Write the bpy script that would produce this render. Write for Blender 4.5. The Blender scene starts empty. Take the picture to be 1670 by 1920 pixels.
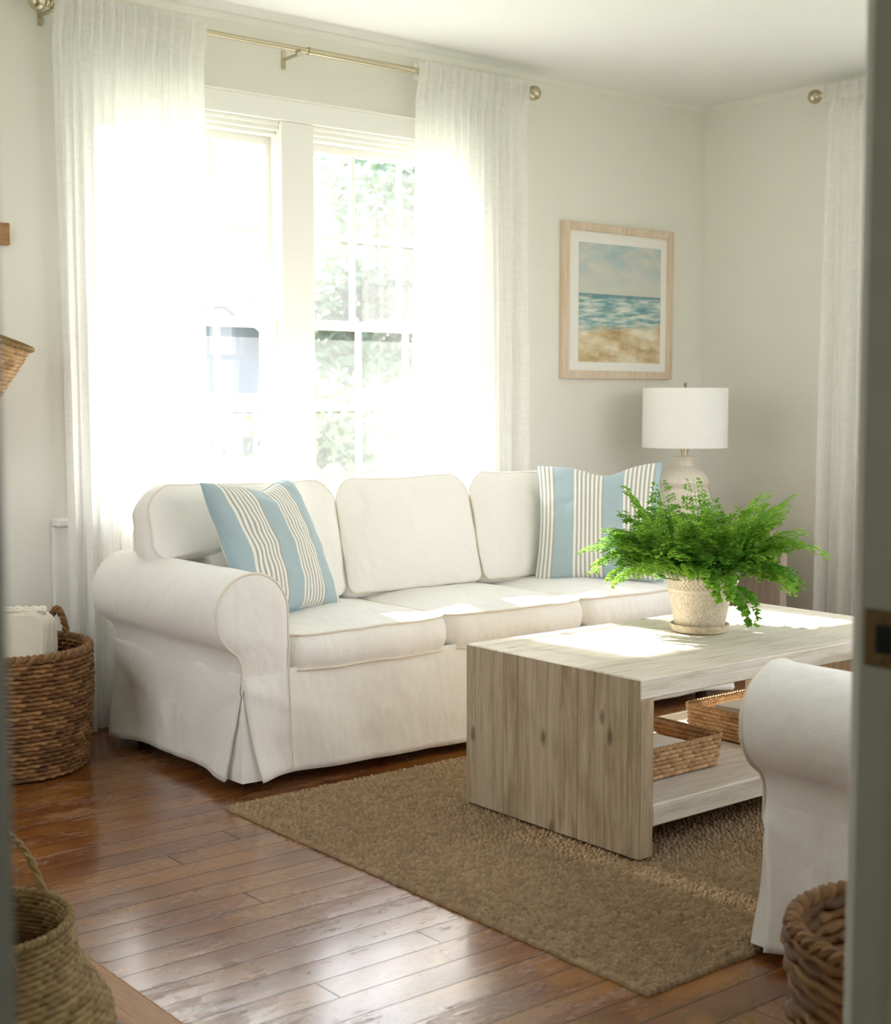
import bpy, math, random
import numpy as np
from mathutils import Vector, Matrix, noise
random.seed(7); RNG = np.random.default_rng(7)
PI = math.pi; TAU = 2*PI
scene = bpy.context.scene; COL = scene.collection

# ------------------------------------------------------------------ materials
def new_mat(name):
    m = bpy.data.materials.new(name); m.use_nodes = True
    nt = m.node_tree; nt.nodes.clear()
    return m, nt
class N:
    def __init__(s, nt): s.nt = nt
    def __call__(s, typ, ins=None, **kw):
        n = s.nt.nodes.new(typ)
        for k, v in kw.items(): setattr(n, k, v)
        for k, v in (ins or {}).items():
            sock = n.inputs[k]
            if isinstance(v, bpy.types.NodeSocket): s.nt.links.new(v, sock)
            else: sock.default_value = v
        return n
    def math(s, op, a, b=None, c=None):
        i = {0: a}
        if b is not None: i[1] = b
        if c is not None: i[2] = c
        return s('ShaderNodeMath', i, operation=op).outputs[0]
    def mix(s, f, a, b, blend='MIX'):
        n = s.nt.nodes.new('ShaderNodeMix'); n.data_type = 'RGBA'; n.blend_type = blend
        for k, v in ((0, f), (6, a), (7, b)):
            if isinstance(v, bpy.types.NodeSocket): s.nt.links.new(v, n.inputs[k])
            else: n.inputs[k].default_value = v
        return n.outputs[2]
    def ramp(s, fac, stops, interp='LINEAR'):
        n = s('ShaderNodeValToRGB', {0: fac}); cr = n.color_ramp; cr.interpolation = interp
        while len(cr.elements) < len(stops): cr.elements.new(0.5)
        for e, (p, c) in zip(cr.elements, stops):
            e.position = p; e.color = c if len(c) == 4 else (*c, 1)
        return n.outputs[0]
    def out(s, sh): s('ShaderNodeOutputMaterial', {0: sh})
    def coord(s, kind='Object', scale=(1, 1, 1), rot=(0, 0, 0), loc=(0, 0, 0)):
        t = s('ShaderNodeTexCoord').outputs[kind]
        return s('ShaderNodeMapping', {0: t, 'Scale': scale, 'Rotation': rot, 'Location': loc}).outputs[0]
    def noise(s, vec, scale, detail=4, rough=.55, out=0):
        return s('ShaderNodeTexNoise', {'Vector': vec, 'Scale': scale, 'Detail': detail, 'Roughness': rough}).outputs[out]
    def bump(s, h, strength=.3, dist=.01, normal=None):
        i = {'Height': h, 'Strength': strength, 'Distance': dist}
        if normal is not None: i['Normal'] = normal
        return s('ShaderNodeBump', i).outputs[0]
def C4(r, g, b): # sRGB 0-255 -> linear
    f = lambda c: ((c/255+.055)/1.055)**2.4 if c > 10 else c/255/12.92
    return (f(r), f(g), f(b), 1)
def plain(name, col, rough=.6, metal=0, bump=0, bscale=40, var=.06, spec=.5, coat=0):
    m, nt = new_mat(name); n = N(nt)
    co = n.coord()
    nz = n.noise(co, bscale, 5)
    c = n.mix(n.math('MULTIPLY', nz, 1.0), tuple(x*(1-var) for x in col[:3])+(1,), tuple(min(1, x*(1+var)) for x in col[:3])+(1,))
    ins = {'Base Color': c, 'Roughness': rough, 'Metallic': metal, 'Specular IOR Level': spec, 'Coat Weight': coat}
    if bump: ins['Normal'] = n.bump(nz, bump, .004)
    n.out(n('ShaderNodeBsdfPrincipled', ins).outputs[0]); return m

M = {}
M['wall'] = plain('wall_paint', C4(232, 230, 221), .75, bump=.12, bscale=180, var=.012, spec=.2)
M['ceil'] = plain('ceiling_paint', C4(236, 237, 234), .85, bump=.1, bscale=150, var=.01, spec=.1)
M['trim'] = plain('trim_paint', C4(240, 239, 233), .38, bump=.05, bscale=60, var=.01)
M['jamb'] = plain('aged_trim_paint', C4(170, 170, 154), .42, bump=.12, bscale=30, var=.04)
M['hall'] = plain('hall_paint', C4(150, 146, 132), .8, var=.02)
M['nickel'] = plain('brushed_nickel', C4(196, 186, 160), .32, 1, bump=.05, bscale=200)
M['brass'] = plain('aged_brass', C4(104, 86, 56), .45, .8, bump=.2, bscale=90, var=.12)
M['dark'] = plain('hole_shade', C4(22, 20, 17), .9)
M['feet'] = plain('dark_wood_feet', C4(60, 42, 30), .5)

def fabric(name, col, weave=900, wr=.5, rough=.9, sheen=.25):
    m, nt = new_mat(name); n = N(nt); co = n.coord()
    wv = n('ShaderNodeTexWave', {'Vector': co, 'Scale': weave/6, 'Distortion': 2.}, bands_direction='X').outputs[1]
    wv2 = n('ShaderNodeTexWave', {'Vector': co, 'Scale': weave/6, 'Distortion': 2.}, bands_direction='Z').outputs[1]
    w = n.math('ADD', wv, wv2)
    slub = n.noise(n.coord(scale=(1, 1, 6)), 30, 4)
    big = n.noise(n.coord(scale=(1, 1, .6)), 5, 3, .5)
    mid = n('ShaderNodeTexNoise', {'Vector': n.coord(scale=(1, 1, .55)), 'Scale': 11., 'Detail': 3., 'Roughness': .45, 'Distortion': 1.6}).outputs[0]
    b1 = n.bump(mid, wr*.45, .018, n.bump(big, wr, .06))
    b2 = n.bump(w, .12, .0015, b1)
    b3 = n.bump(slub, .12, .003, b2)
    c = n.mix(slub, tuple(x*.95 for x in col[:3])+(1,), col)
    n.out(n('ShaderNodeBsdfPrincipled', {'Base Color': c, 'Roughness': rough, 'Normal': b3, 'Sheen Weight': sheen, 'Specular IOR Level': .15}).outputs[0])
    return m
M['slip'] = fabric('white_cotton_slipcover', C4(243, 240, 234), wr=.5)
M['pipe'] = fabric('white_cotton_piping', C4(230, 221, 204), wr=0)
M['shade'] = fabric('white_linen_shade', C4(245, 244, 240), wr=0)
M['towel'] = fabric('cream_throw', C4(226, 218, 200), weave=500, wr=.8)
M['fringe'] = fabric('cream_fringe', C4(232, 224, 206), weave=500, wr=.9)
M['bluecloth'] = fabric('pale_blue_cloth', C4(110, 150, 190), wr=.8)

def sheer(name, dens=.84):
    m, nt = new_mat(name); n = N(nt)
    co = n.coord(scale=(1, 1, .02))
    nz = n.noise(co, 240, 3)
    wv = n.noise(n.coord(scale=(.3, .3, 1)), 90, 3)
    f = n.math('ADD', n.math('MULTIPLY', nz, .25), n.math('MULTIPLY', wv, .15))
    f = n.math('ADD', f, dens-.2)
    lw = n('ShaderNodeLayerWeight', {0: .35}).outputs[1]
    f = n.math('MINIMUM', n.math('ADD', f, n.math('MULTIPLY', lw, .35)), .97)
    tr = n('ShaderNodeBsdfTransparent', {0: (1, 1, 1, 1)}).outputs[0]
    tl = n('ShaderNodeBsdfTranslucent', {0: C4(250, 250, 249)}).outputs[0]
    df = n('ShaderNodeBsdfDiffuse', {0: C4(247, 246, 243)}).outputs[0]
    cl = n('ShaderNodeMixShader', {0: .5, 1: tl, 2: df}).outputs[0]
    n.out(n('ShaderNodeMixShader', {0: f, 1: tr, 2: cl}).outputs[0]); return m
M['sheer'] = sheer('sheer_white_voile')

def glass(name):
    m, nt = new_mat(name); n = N(nt)
    fr = n('ShaderNodeFresnel', {0: 1.5}).outputs[0]
    tr = n('ShaderNodeBsdfTransparent', {0: (1, 1, 1, 1)}).outputs[0]
    gl = n('ShaderNodeBsdfGlossy', {0: (1, 1, 1, 1), 'Roughness': .0}).outputs[0]
    tl = n('ShaderNodeBsdfTranslucent', {0: (1, 1, 1, 1)}).outputs[0]
    a = n('ShaderNodeMixShader', {0: n.math('MULTIPLY', fr, 1.6), 1: tr, 2: gl}).outputs[0]
    veil = n.math('MULTIPLY_ADD', n.noise(n.coord(), 3, 3), .04, HAZE)  # veiling glare from outdoors, put into the glass as a milky layer
    n.out(n('ShaderNodeMixShader', {0: veil, 1: a, 2: tl}).outputs[0]); return m
HAZE = .035
M['glass'] = glass('window_glass')

def wood(name, ca, cb, cc, grain='X', plank='Y', width=.11, rough=.6, gap=.5, knots=True, bumps=.5, white=.0):
    """weathered wood; grain axis and plank axis in object space"""
    m, nt = new_mat(name); n = N(nt)
    tc = n('ShaderNodeTexCoord').outputs['Object']
    sp = n('ShaderNodeSeparateXYZ', {0: tc}).outputs
    ax = {'X': 0, 'Y': 1, 'Z': 2}
    g, p = sp[ax[grain]], sp[ax[plank]]
    o = sp[[i for i in range(3) if i not in (ax[grain], ax[plank])][0]]
    pw = n.math('ADD', n.math('DIVIDE', p, width), n.math('MULTIPLY', n.math('SINE', n.math('MULTIPLY', p, 41.)), .22)); pid = n.math('FLOOR', pw); pf = n.math('FRACT', pw)
    seam = n.math('LESS_THAN', n.math('MINIMUM', pf, n.math('SUBTRACT', 1, pf)), .018)
    rnd = n('ShaderNodeTexWhiteNoise', {'W': pid}, noise_dimensions='1D').outputs[0]
    vec = n('ShaderNodeCombineXYZ', {0: n.math('ADD', n.math('MULTIPLY', g, 1.2), n.math('MULTIPLY', rnd, 30)), 1: n.math('MULTIPLY', p, 14), 2: n.math('MULTIPLY', o, 14)}).outputs[0]
    gr = n.noise(vec, 4, 8, .68)
    fine = n.noise(n('ShaderNodeCombineXYZ', {0: n.math('ADD', n.math('MULTIPLY', g, 1.5), n.math('MULTIPLY', rnd, 11)), 1: n.math('MULTIPLY', p, 60), 2: n.math('MULTIPLY', o, 60)}).outputs[0], 4, 4, .6)
    blot = n.noise(n('ShaderNodeCombineXYZ', {0: n.math('ADD', g, n.math('MULTIPLY', rnd, 7)), 1: n.math('MULTIPLY', p, 3), 2: n.math('MULTIPLY', o, 3)}).outputs[0], 4, 3, .5)
    c = n.ramp(gr, [(.28, ca), (.5, cb), (.72, cc)])
    c = n.mix(n.math('MULTIPLY', n.math('SUBTRACT', fine, .35), .5), c, ca)
    c = n.mix(n.math('MULTIPLY', rnd, .4), c, cc)
    c = n.mix(n.ramp(blot, [(.45, (0, 0, 0)), (.75, (.55, .55, .55))]), c, cc)
    hgt = n.math('ADD', gr, fine)
    if knots:
        vo = n('ShaderNodeTexVoronoi', {'Vector': n('ShaderNodeCombineXYZ', {0: n.math('MULTIPLY', g, .45), 1: p, 2: o}).outputs[0], 'Scale': 9.0}).outputs[0]
        kn = n.ramp(vo, [(.05, (1, 1, 1)), (.12, (0, 0, 0))])
        dk = n.ramp(n.noise(vec, 1.6, 5, .7), [(.56, (0, 0, 0)), (.68, (.75, .75, .75))])
        dark = tuple(x*.42 for x in ca[:3])+(1,)
        c = n.mix(n.math('MULTIPLY', kn, .7), c, dark)
        c = n.mix(n.math('MULTIPLY', dk, .6), c, tuple(x*.6 for x in ca[:3])+(1,))
    c = n.mix(n.math('MULTIPLY', seam, gap), c, tuple(x*.45 for x in ca[:3])+(1,))
    hgt = n.math('SUBTRACT', hgt, n.math('MULTIPLY', seam, 2))
    n.out(n('ShaderNodeBsdfPrincipled', {'Base Color': c, 'Roughness': rough, 'Normal': n.bump(hgt, bumps, .003), 'Specular IOR Level': .35}).outputs[0])
    return m
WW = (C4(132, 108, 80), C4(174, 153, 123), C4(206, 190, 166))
WT = (C4(182, 168, 146), C4(214, 204, 187), C4(230, 223, 210))  # paler than the uprights: sun and gloss on the top put into the colour
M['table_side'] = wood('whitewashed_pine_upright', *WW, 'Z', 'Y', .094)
M['table_top'] = wood('whitewashed_pine_top', *WT, 'X', 'Y', .13, gap=.15, rough=.5)
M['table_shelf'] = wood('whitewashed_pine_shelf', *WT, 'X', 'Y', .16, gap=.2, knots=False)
M['side_tab'] = wood('whitewashed_side_table_wood', C4(178, 156, 136), C4(204, 186, 168), C4(220, 206, 190), 'Z', 'Y', .2, gap=0, knots=False)
M['frame'] = wood('pale_oak_frame', C4(196, 172, 145), C4(216, 196, 172), C4(228, 212, 192), 'Z', 'Y', .5, gap=0, knots=False, bumps=.2)
M['peg'] = wood('warm_oak', C4(136, 92, 52), C4(162, 116, 70), C4(180, 138, 90), 'X', 'Z', .5, gap=0, knots=False)

def floor_mat():
    m, nt = new_mat('worn_fir_floorboards'); n = N(nt)
    tc = n('ShaderNodeTexCoord').outputs['Object']
    sp = n('ShaderNodeSeparateXYZ', {0: tc}).outputs
    x, y = sp[0], sp[1]
    W = .0886
    pw = n.math('DIVIDE', n.math('ADD', y, .0508), W); pid = n.math('FLOOR', pw); pf = n.math('FRACT', pw)
    rnd = n('ShaderNodeTexWhiteNoise', {'W': pid}, noise_dimensions='1D').outputs[0]
    xl = n.math('DIVIDE', n.math('ADD', x, n.math('MULTIPLY', rnd, 9.7)), 2.3)
    xid = n.math('FLOOR', xl); xf = n.math('FRACT', xl)
    r2 = n('ShaderNodeTexWhiteNoise', {'Vector': n('ShaderNodeCombineXYZ', {0: pid, 1: xid, 2: 0.}).outputs[0]}, noise_dimensions='2D').outputs[0]
    seam = n.math('LESS_THAN', n.math('MINIMUM', pf, n.math('SUBTRACT', 1, pf)), .02)
    butt = n.math('LESS_THAN', n.math('MINIMUM', xf, n.math('SUBTRACT', 1, xf)), .0009)
    seam = n.math('MAXIMUM', seam, butt)
    gv = n('ShaderNodeCombineXYZ', {0: n.math('ADD', n.math('MULTIPLY', x, .55), n.math('MULTIPLY', r2, 40)), 1: n.math('MULTIPLY', y, 9), 2: 0.}).outputs[0]
    gr = n.noise(gv, 3.0, 6, .55)
    fine = n.noise(n('ShaderNodeCombineXYZ', {0: n.math('MULTIPLY', x, 2), 1: n.math('MULTIPLY', y, 60), 2: r2}).outputs[0], 5, 4)
    c = n.ramp(gr, [(.28, C4(70, 35, 11)), (.46, C4(116, 64, 20)), (.6, C4(138, 80, 27)), (.78, C4(160, 102, 43))])
    c = n.mix(n.math('MULTIPLY', r2, .6), c, C4(106, 47, 22))
    r3 = n.math('FRACT', n.math('MULTIPLY', r2, 17.3))
    c = n.mix(n.math('MULTIPLY', r3, .32), c, C4(68, 35, 15))
    st = n.noise(n('ShaderNodeCombineXYZ', {0: x, 1: n.math('MULTIPLY', y, 1.6), 2: r2}).outputs[0], 3.2, 5, .6)
    c = n.mix(n.ramp(st, [(.45, (0, 0, 0)), (.60, (.7, .7, .7))]), c, C4(156, 104, 42))
    c = n.mix(n.math('MULTIPLY', fine, .22), c, C4(112, 62, 28))
    # worn spots where the varnish is gone
    wv = n('ShaderNodeCombineXYZ', {0: x, 1: n.math('MULTIPLY', y, 3.2), 2: 0.}).outputs[0]
    w1 = n.noise(wv, 2.1, 2); w2 = n.noise(wv, 13, 7, .72)
    worn = n.ramp(n.math('ADD', n.math('MULTIPLY', w1, .55), n.math('MULTIPLY', w2, .6)), [(.615, (0, 0, 0)), (.66, (1, 1, 1))])
    scr = n.ramp(n.noise(n('ShaderNodeCombineXYZ', {0: n.math('MULTIPLY', x, 2.5), 1: n.math('MULTIPLY', y, 18), 2: 0.}).outputs[0], 6, 8, .75), [(.66, (0, 0, 0)), (.7, (1, 1, 1))])
    c = n.mix(n.math('MULTIPLY', worn, .28), c, C4(140, 108, 84))
    c = n.mix(n.math('MULTIPLY', scr, .28), c, C4(190, 160, 122))
    c = n.mix(n.math('MULTIPLY', seam, .92), c, C4(26, 14, 9))
    flk = n.ramp(n.noise(n('ShaderNodeCombineXYZ', {0: n.math('MULTIPLY', x, 1.6), 1: n.math('MULTIPLY', y, 5.5), 2: r2}).outputs[0], 15, 6, .7), [(.55, (0, 0, 0)), (.62, (1, 1, 1))])
    flk = n.math('MULTIPLY', flk, n.ramp(w1, [(.42, (0, 0, 0)), (.6, (1, 1, 1))]))
    c = n.mix(n.math('MULTIPLY', flk, .45), c, C4(92, 56, 36))
    rg = n.math('ADD', .16, n.math('MULTIPLY', worn, .35))
    rg = n.math('ADD', rg, n.math('MULTIPLY', scr, .15))
    rg = n.math('ADD', rg, n.math('MULTIPLY', n.noise(wv, 5, 4), .12))
    rg = n.math('MAXIMUM', rg, n.math('MULTIPLY', seam, .9))
    h = n.math('SUBTRACT', n.math('MULTIPLY', gr, .3), n.math('MULTIPLY', seam, 2.))
    h = n.math('ADD', h, n.math('MULTIPLY', worn, -.25))
    cup = n.math('MULTIPLY', n.math('MULTIPLY', pf, n.math('SUBTRACT', 1, pf)), 1.2)
    h = n.math('ADD', h, cup)
    nr = n.bump(h, .55, .0022)
    n.out(n('ShaderNodeBsdfPrincipled', {'Base Color': c, 'Roughness': rg, 'Normal': nr, 'Specular IOR Level': .5, 'Coat Weight': .7, 'Coat Roughness': n.math('ADD', .15, n.math('MULTIPLY', flk, .35))}).outputs[0])
    return m
M['floor'] = floor_mat()
M['hearth_border'] = wood('worn_board_border', C4(120, 72, 44), C4(160, 110, 76), C4(184, 146, 112), 'Y', 'X', .5, gap=0, rough=.35, knots=False)
M['slate'] = plain('blue_grey_slate', C4(92, 104, 116), .5, bump=.3, bscale=14, var=.12)

def wicker(name, ca, cb, cc, rough=.6):
    m, nt = new_mat(name); n = N(nt)
    t = n('ShaderNodeAttribute', attribute_name='tone').outputs['Fac']
    nz = n.noise(n.coord(), 260, 5, .75)
    f = n.math('ADD', n.math('MULTIPLY_ADD', t, .55, .1), n.math('MULTIPLY', nz, .3))
    c = n.ramp(f, [(.1, ca), (.5, cb), (.9, cc)])
    n.out(n('ShaderNodeBsdfPrincipled', {'Base Color': c, 'Roughness': rough, 'Normal': n.bump(nz, .5, .002), 'Specular IOR Level': .4}).outputs[0])
    return m
M['hyacinth'] = wicker('water_hyacinth_weave', C4(66, 42, 22), C4(122, 84, 46), C4(166, 124, 76))
M['hyacinth_light'] = wicker('light_hyacinth_weave', C4(148, 112, 74), C4(178, 140, 98), C4(204, 170, 128))
M['seagrass'] = wicker('seagrass_weave', C4(108, 82, 46), C4(146, 118, 72), C4(170, 146, 98))
M['palm'] = wicker('palm_leaf_weave', C4(140, 100, 58), C4(196, 158, 112), C4(218, 186, 144))
M['jute'] = wicker('jute_boucle', C4(98, 78, 54), C4(150, 124, 93), C4(186, 161, 128), rough=.9)

def stripes():
    m, nt = new_mat('blue_ticking_stripe'); n = N(nt)
    uv = n('ShaderNodeUVMap', uv_map='UVMap').outputs[0]
    u = n('ShaderNodeSeparateXYZ', {0: uv}).outputs[0]
    v = n('ShaderNodeSeparateXYZ', {0: uv}).outputs[1]
    f = n.math('FRACT', u)
    blue = n.math('LESS_THAN', f, .40)
    k = n.math('FRACT', n.math('MULTIPLY', n.math('DIVIDE', n.math('SUBTRACT', f, .40), .60), 7.0))
    thin = n.math('GREATER_THAN', k, .56)
    edge = n.math('LESS_THAN', n.math('ABSOLUTE', n.math('SUBTRACT', f, .40)), .0)
    nz = n.noise(n.coord(), 350, 3)
    cb = n.mix(nz, C4(157, 177, 183), C4(173, 191, 196))
    cw = n.mix(nz, C4(226, 222, 210), C4(240, 238, 230))
    ct = n.mix(nz, C4(160, 161, 156), C4(176, 176, 170))
    c = n.mix(thin, cw, ct); c = n.mix(blue, c, cb)
    big = n.noise(n.coord(), 9, 3)
    n.out(n('ShaderNodeBsdfPrincipled', {'Base Color': c, 'Roughness': .9, 'Sheen Weight': .2, 'Specular IOR Level': .15,
        'Normal': n.bump(nz, .2, .001, n.bump(big, .4, .03))}).outputs[0])
    return m
M['stripe'] = stripes()
M['bluepipe'] = fabric('blue_piping', C4(156, 184, 196), wr=0)

def art():
    m, nt = new_mat('seascape_print'); n = N(nt)
    uv = n('ShaderNodeUVMap', uv_map='UVMap').outputs[0]
    sp = n('ShaderNodeSeparateXYZ', {0: uv}).outputs; u, v = sp[0], sp[1]
    sv = lambda a, b: n('ShaderNodeCombineXYZ', {0: n.math('MULTIPLY', u, a), 1: n.math('MULTIPLY', v, b), 2: 0.}).outputs[0]
    nc = n.noise(sv(2, 4.5), 1.6, 5)
    sky = n.mix(n.ramp(nc, [(.35, (0, 0, 0)), (.62, (1, 1, 1))]), C4(158, 188, 198), C4(212, 209, 199))
    sky = n.mix(n.ramp(v, [(.55, (1, 1, 1)), (.98, (0, 0, 0))]), sky, C4(208, 208, 198))
    nw = n.noise(sv(2.2, 16), 2, 6, .65)
    sea = n.ramp(nw, [(.30, C4(62, 112, 122)), (.42, C4(126, 166, 170)), (.52, C4(176, 198, 194)), (.60, C4(226, 226, 214))])
    sea = n.mix(n.ramp(v, [(.53, (0, 0, 0)), (.575, (.85, .85, .85))]), sea, C4(66, 120, 136))
    nd = n.noise(sv(2.2, 5), 1.2, 7, .6)
    sand = n.ramp(nd, [(.26, C4(138, 110, 70)), (.40, C4(190, 164, 122)), (.50, C4(216, 198, 164)), (.62, C4(234, 226, 206))])
    dist = n.math('ADD', v, n.math('MULTIPLY', n.math('SUBTRACT', n.noise(sv(2, 2), 2, 4), .5), .14))
    dist = n.math('SUBTRACT', dist, n.math('MULTIPLY', u, .05))
    c = n.mix(n.ramp(dist, [(.24, (0, 0, 0)), (.30, (1, 1, 1))]), sand, sea)
    c = n.mix(n.ramp(v, [(.572, (0, 0, 0)), (.58, (1, 1, 1))]), c, sky)
    n.out(n('ShaderNodeBsdfPrincipled', {'Base Color': c, 'Roughness': .5, 'Specular IOR Level': .3}).outputs[0]); return m
M['art'] = art()
M['mat'] = plain('white_mount_board', C4(240, 238, 232), .8, var=.01)

def ceramic(name, a, b, scale=60, speck=None, bumps=.25):
    m, nt = new_mat(name); n = N(nt); co = n.coord()
    c = n.mix(n.ramp(n.noise(co, scale, 6, .7), [(.4, (0, 0, 0)), (.62, (1, 1, 1))]), a, b)
    if speck:
        tc = n('ShaderNodeTexCoord').outputs['Object']
        sp = n('ShaderNodeSeparateXYZ', {0: tc}).outputs
        ang = n.math('ARCTAN2', sp[1], sp[0])
        # herringbone band near the rim
        zz = n.math('MULTIPLY', sp[2], 330.)
        k1 = n.math('SINE', n.math('ADD', n.math('MULTIPLY', ang, 44), n.math('MULTIPLY', n.math('PINGPONG', sp[2], .008), 700)))
        band = n.math('MULTIPLY', n.math('GREATER_THAN', sp[2], .130), n.math('LESS_THAN', sp[2], .158))
        vor = n.noise(n.coord(scale=(1, 1, .6)), 330, 3, .6)
        flake = n.ramp(vor, [(.53, (0, 0, 0)), (.58, (1, 1, 1))])
        f2 = n.math('MULTIPLY', flake, n.math('LESS_THAN', sp[2], .122))
        c = n.mix(n.math('MULTIPLY', f2, .55), c, speck)
        c = n.mix(n.math('MULTIPLY', n.math('MULTIPLY', band, n.math('GREATER_THAN', k1, .1)), .5), c, speck)
    n.out(n('ShaderNodeBsdfPrincipled', {'Base Color': c, 'Roughness': .55, 'Normal': n.bump(n.noise(co, 120, 4), bumps, .002)}).outputs[0]); return m
M['pot'] = ceramic('speckled_clay_pot', C4(220, 206, 182), C4(234, 224, 206), speck=C4(150, 128, 98))
M['saucer'] = ceramic('clay_saucer', C4(196, 178, 148), C4(220, 204, 178))
M['lampbase'] = ceramic('pitted_ceramic_base', C4(222, 212, 196), C4(236, 228, 214), 90, bumps=.3)
M['soil'] = plain('dark_potting_soil', C4(40, 30, 22), .95, bump=1, bscale=90, var=.3)
M['book_cover'] = plain('pale_magazine_cover', C4(225, 222, 214), .4, var=.03)
M['book_pages'] = plain('paper_page_block', C4(214, 204, 184), .8, bscale=300, var=.08)

def leafmat(name, a, b, trans=.45, rough=.5):
    m, nt = new_mat(name); n = N(nt)
    t = n('ShaderNodeAttribute', attribute_name='tone').outputs['Fac']
    c = n.mix(t, a, b)
    p = n('ShaderNodeBsdfPrincipled', {'Base Color': c, 'Roughness': rough, 'Specular IOR Level': .35}).outputs[0]
    tl = n('ShaderNodeBsdfTranslucent', {0: n.mix(.35, c, C4(190, 220, 90))}).outputs[0]
    n.out(n('ShaderNodeMixShader', {0: trans, 1: p, 2: tl}).outputs[0]); return m
M['fern'] = leafmat('fern_green', C4(62, 138, 36), C4(168, 210, 84), .5)
M['fernstem'] = plain('fern_stem', C4(60, 50, 26), .5)
M['tree'] = leafmat('tree_leaves', C4(38, 70, 64), C4(96, 124, 108), .4)
M['bush'] = leafmat('hedge_leaves', C4(46, 70, 58), C4(104, 124, 86), .4)
M['bloom'] = leafmat('white_blooms', C4(236, 238, 240), C4(250, 250, 250), .4)
M['bark'] = plain('tree_bark', C4(110, 100, 90), .9, bump=.8, bscale=20, var=.2)
M['grass'] = plain('lawn_grass', C4(138, 142, 122), .95, bump=.6, bscale=30, var=.2)
M['siding'] = plain('grey_blue_siding', C4(78, 90, 106), .7)
M['roof'] = plain('grey_roof_shingle', C4(96, 106, 120), .8, bump=.5, bscale=15, var=.1)
M['outwhite'] = plain('white_exterior_trim', C4(235, 237, 238), .6)
M['outglass'] = plain('dark_house_window', C4(90, 105, 115), .15)

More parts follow.
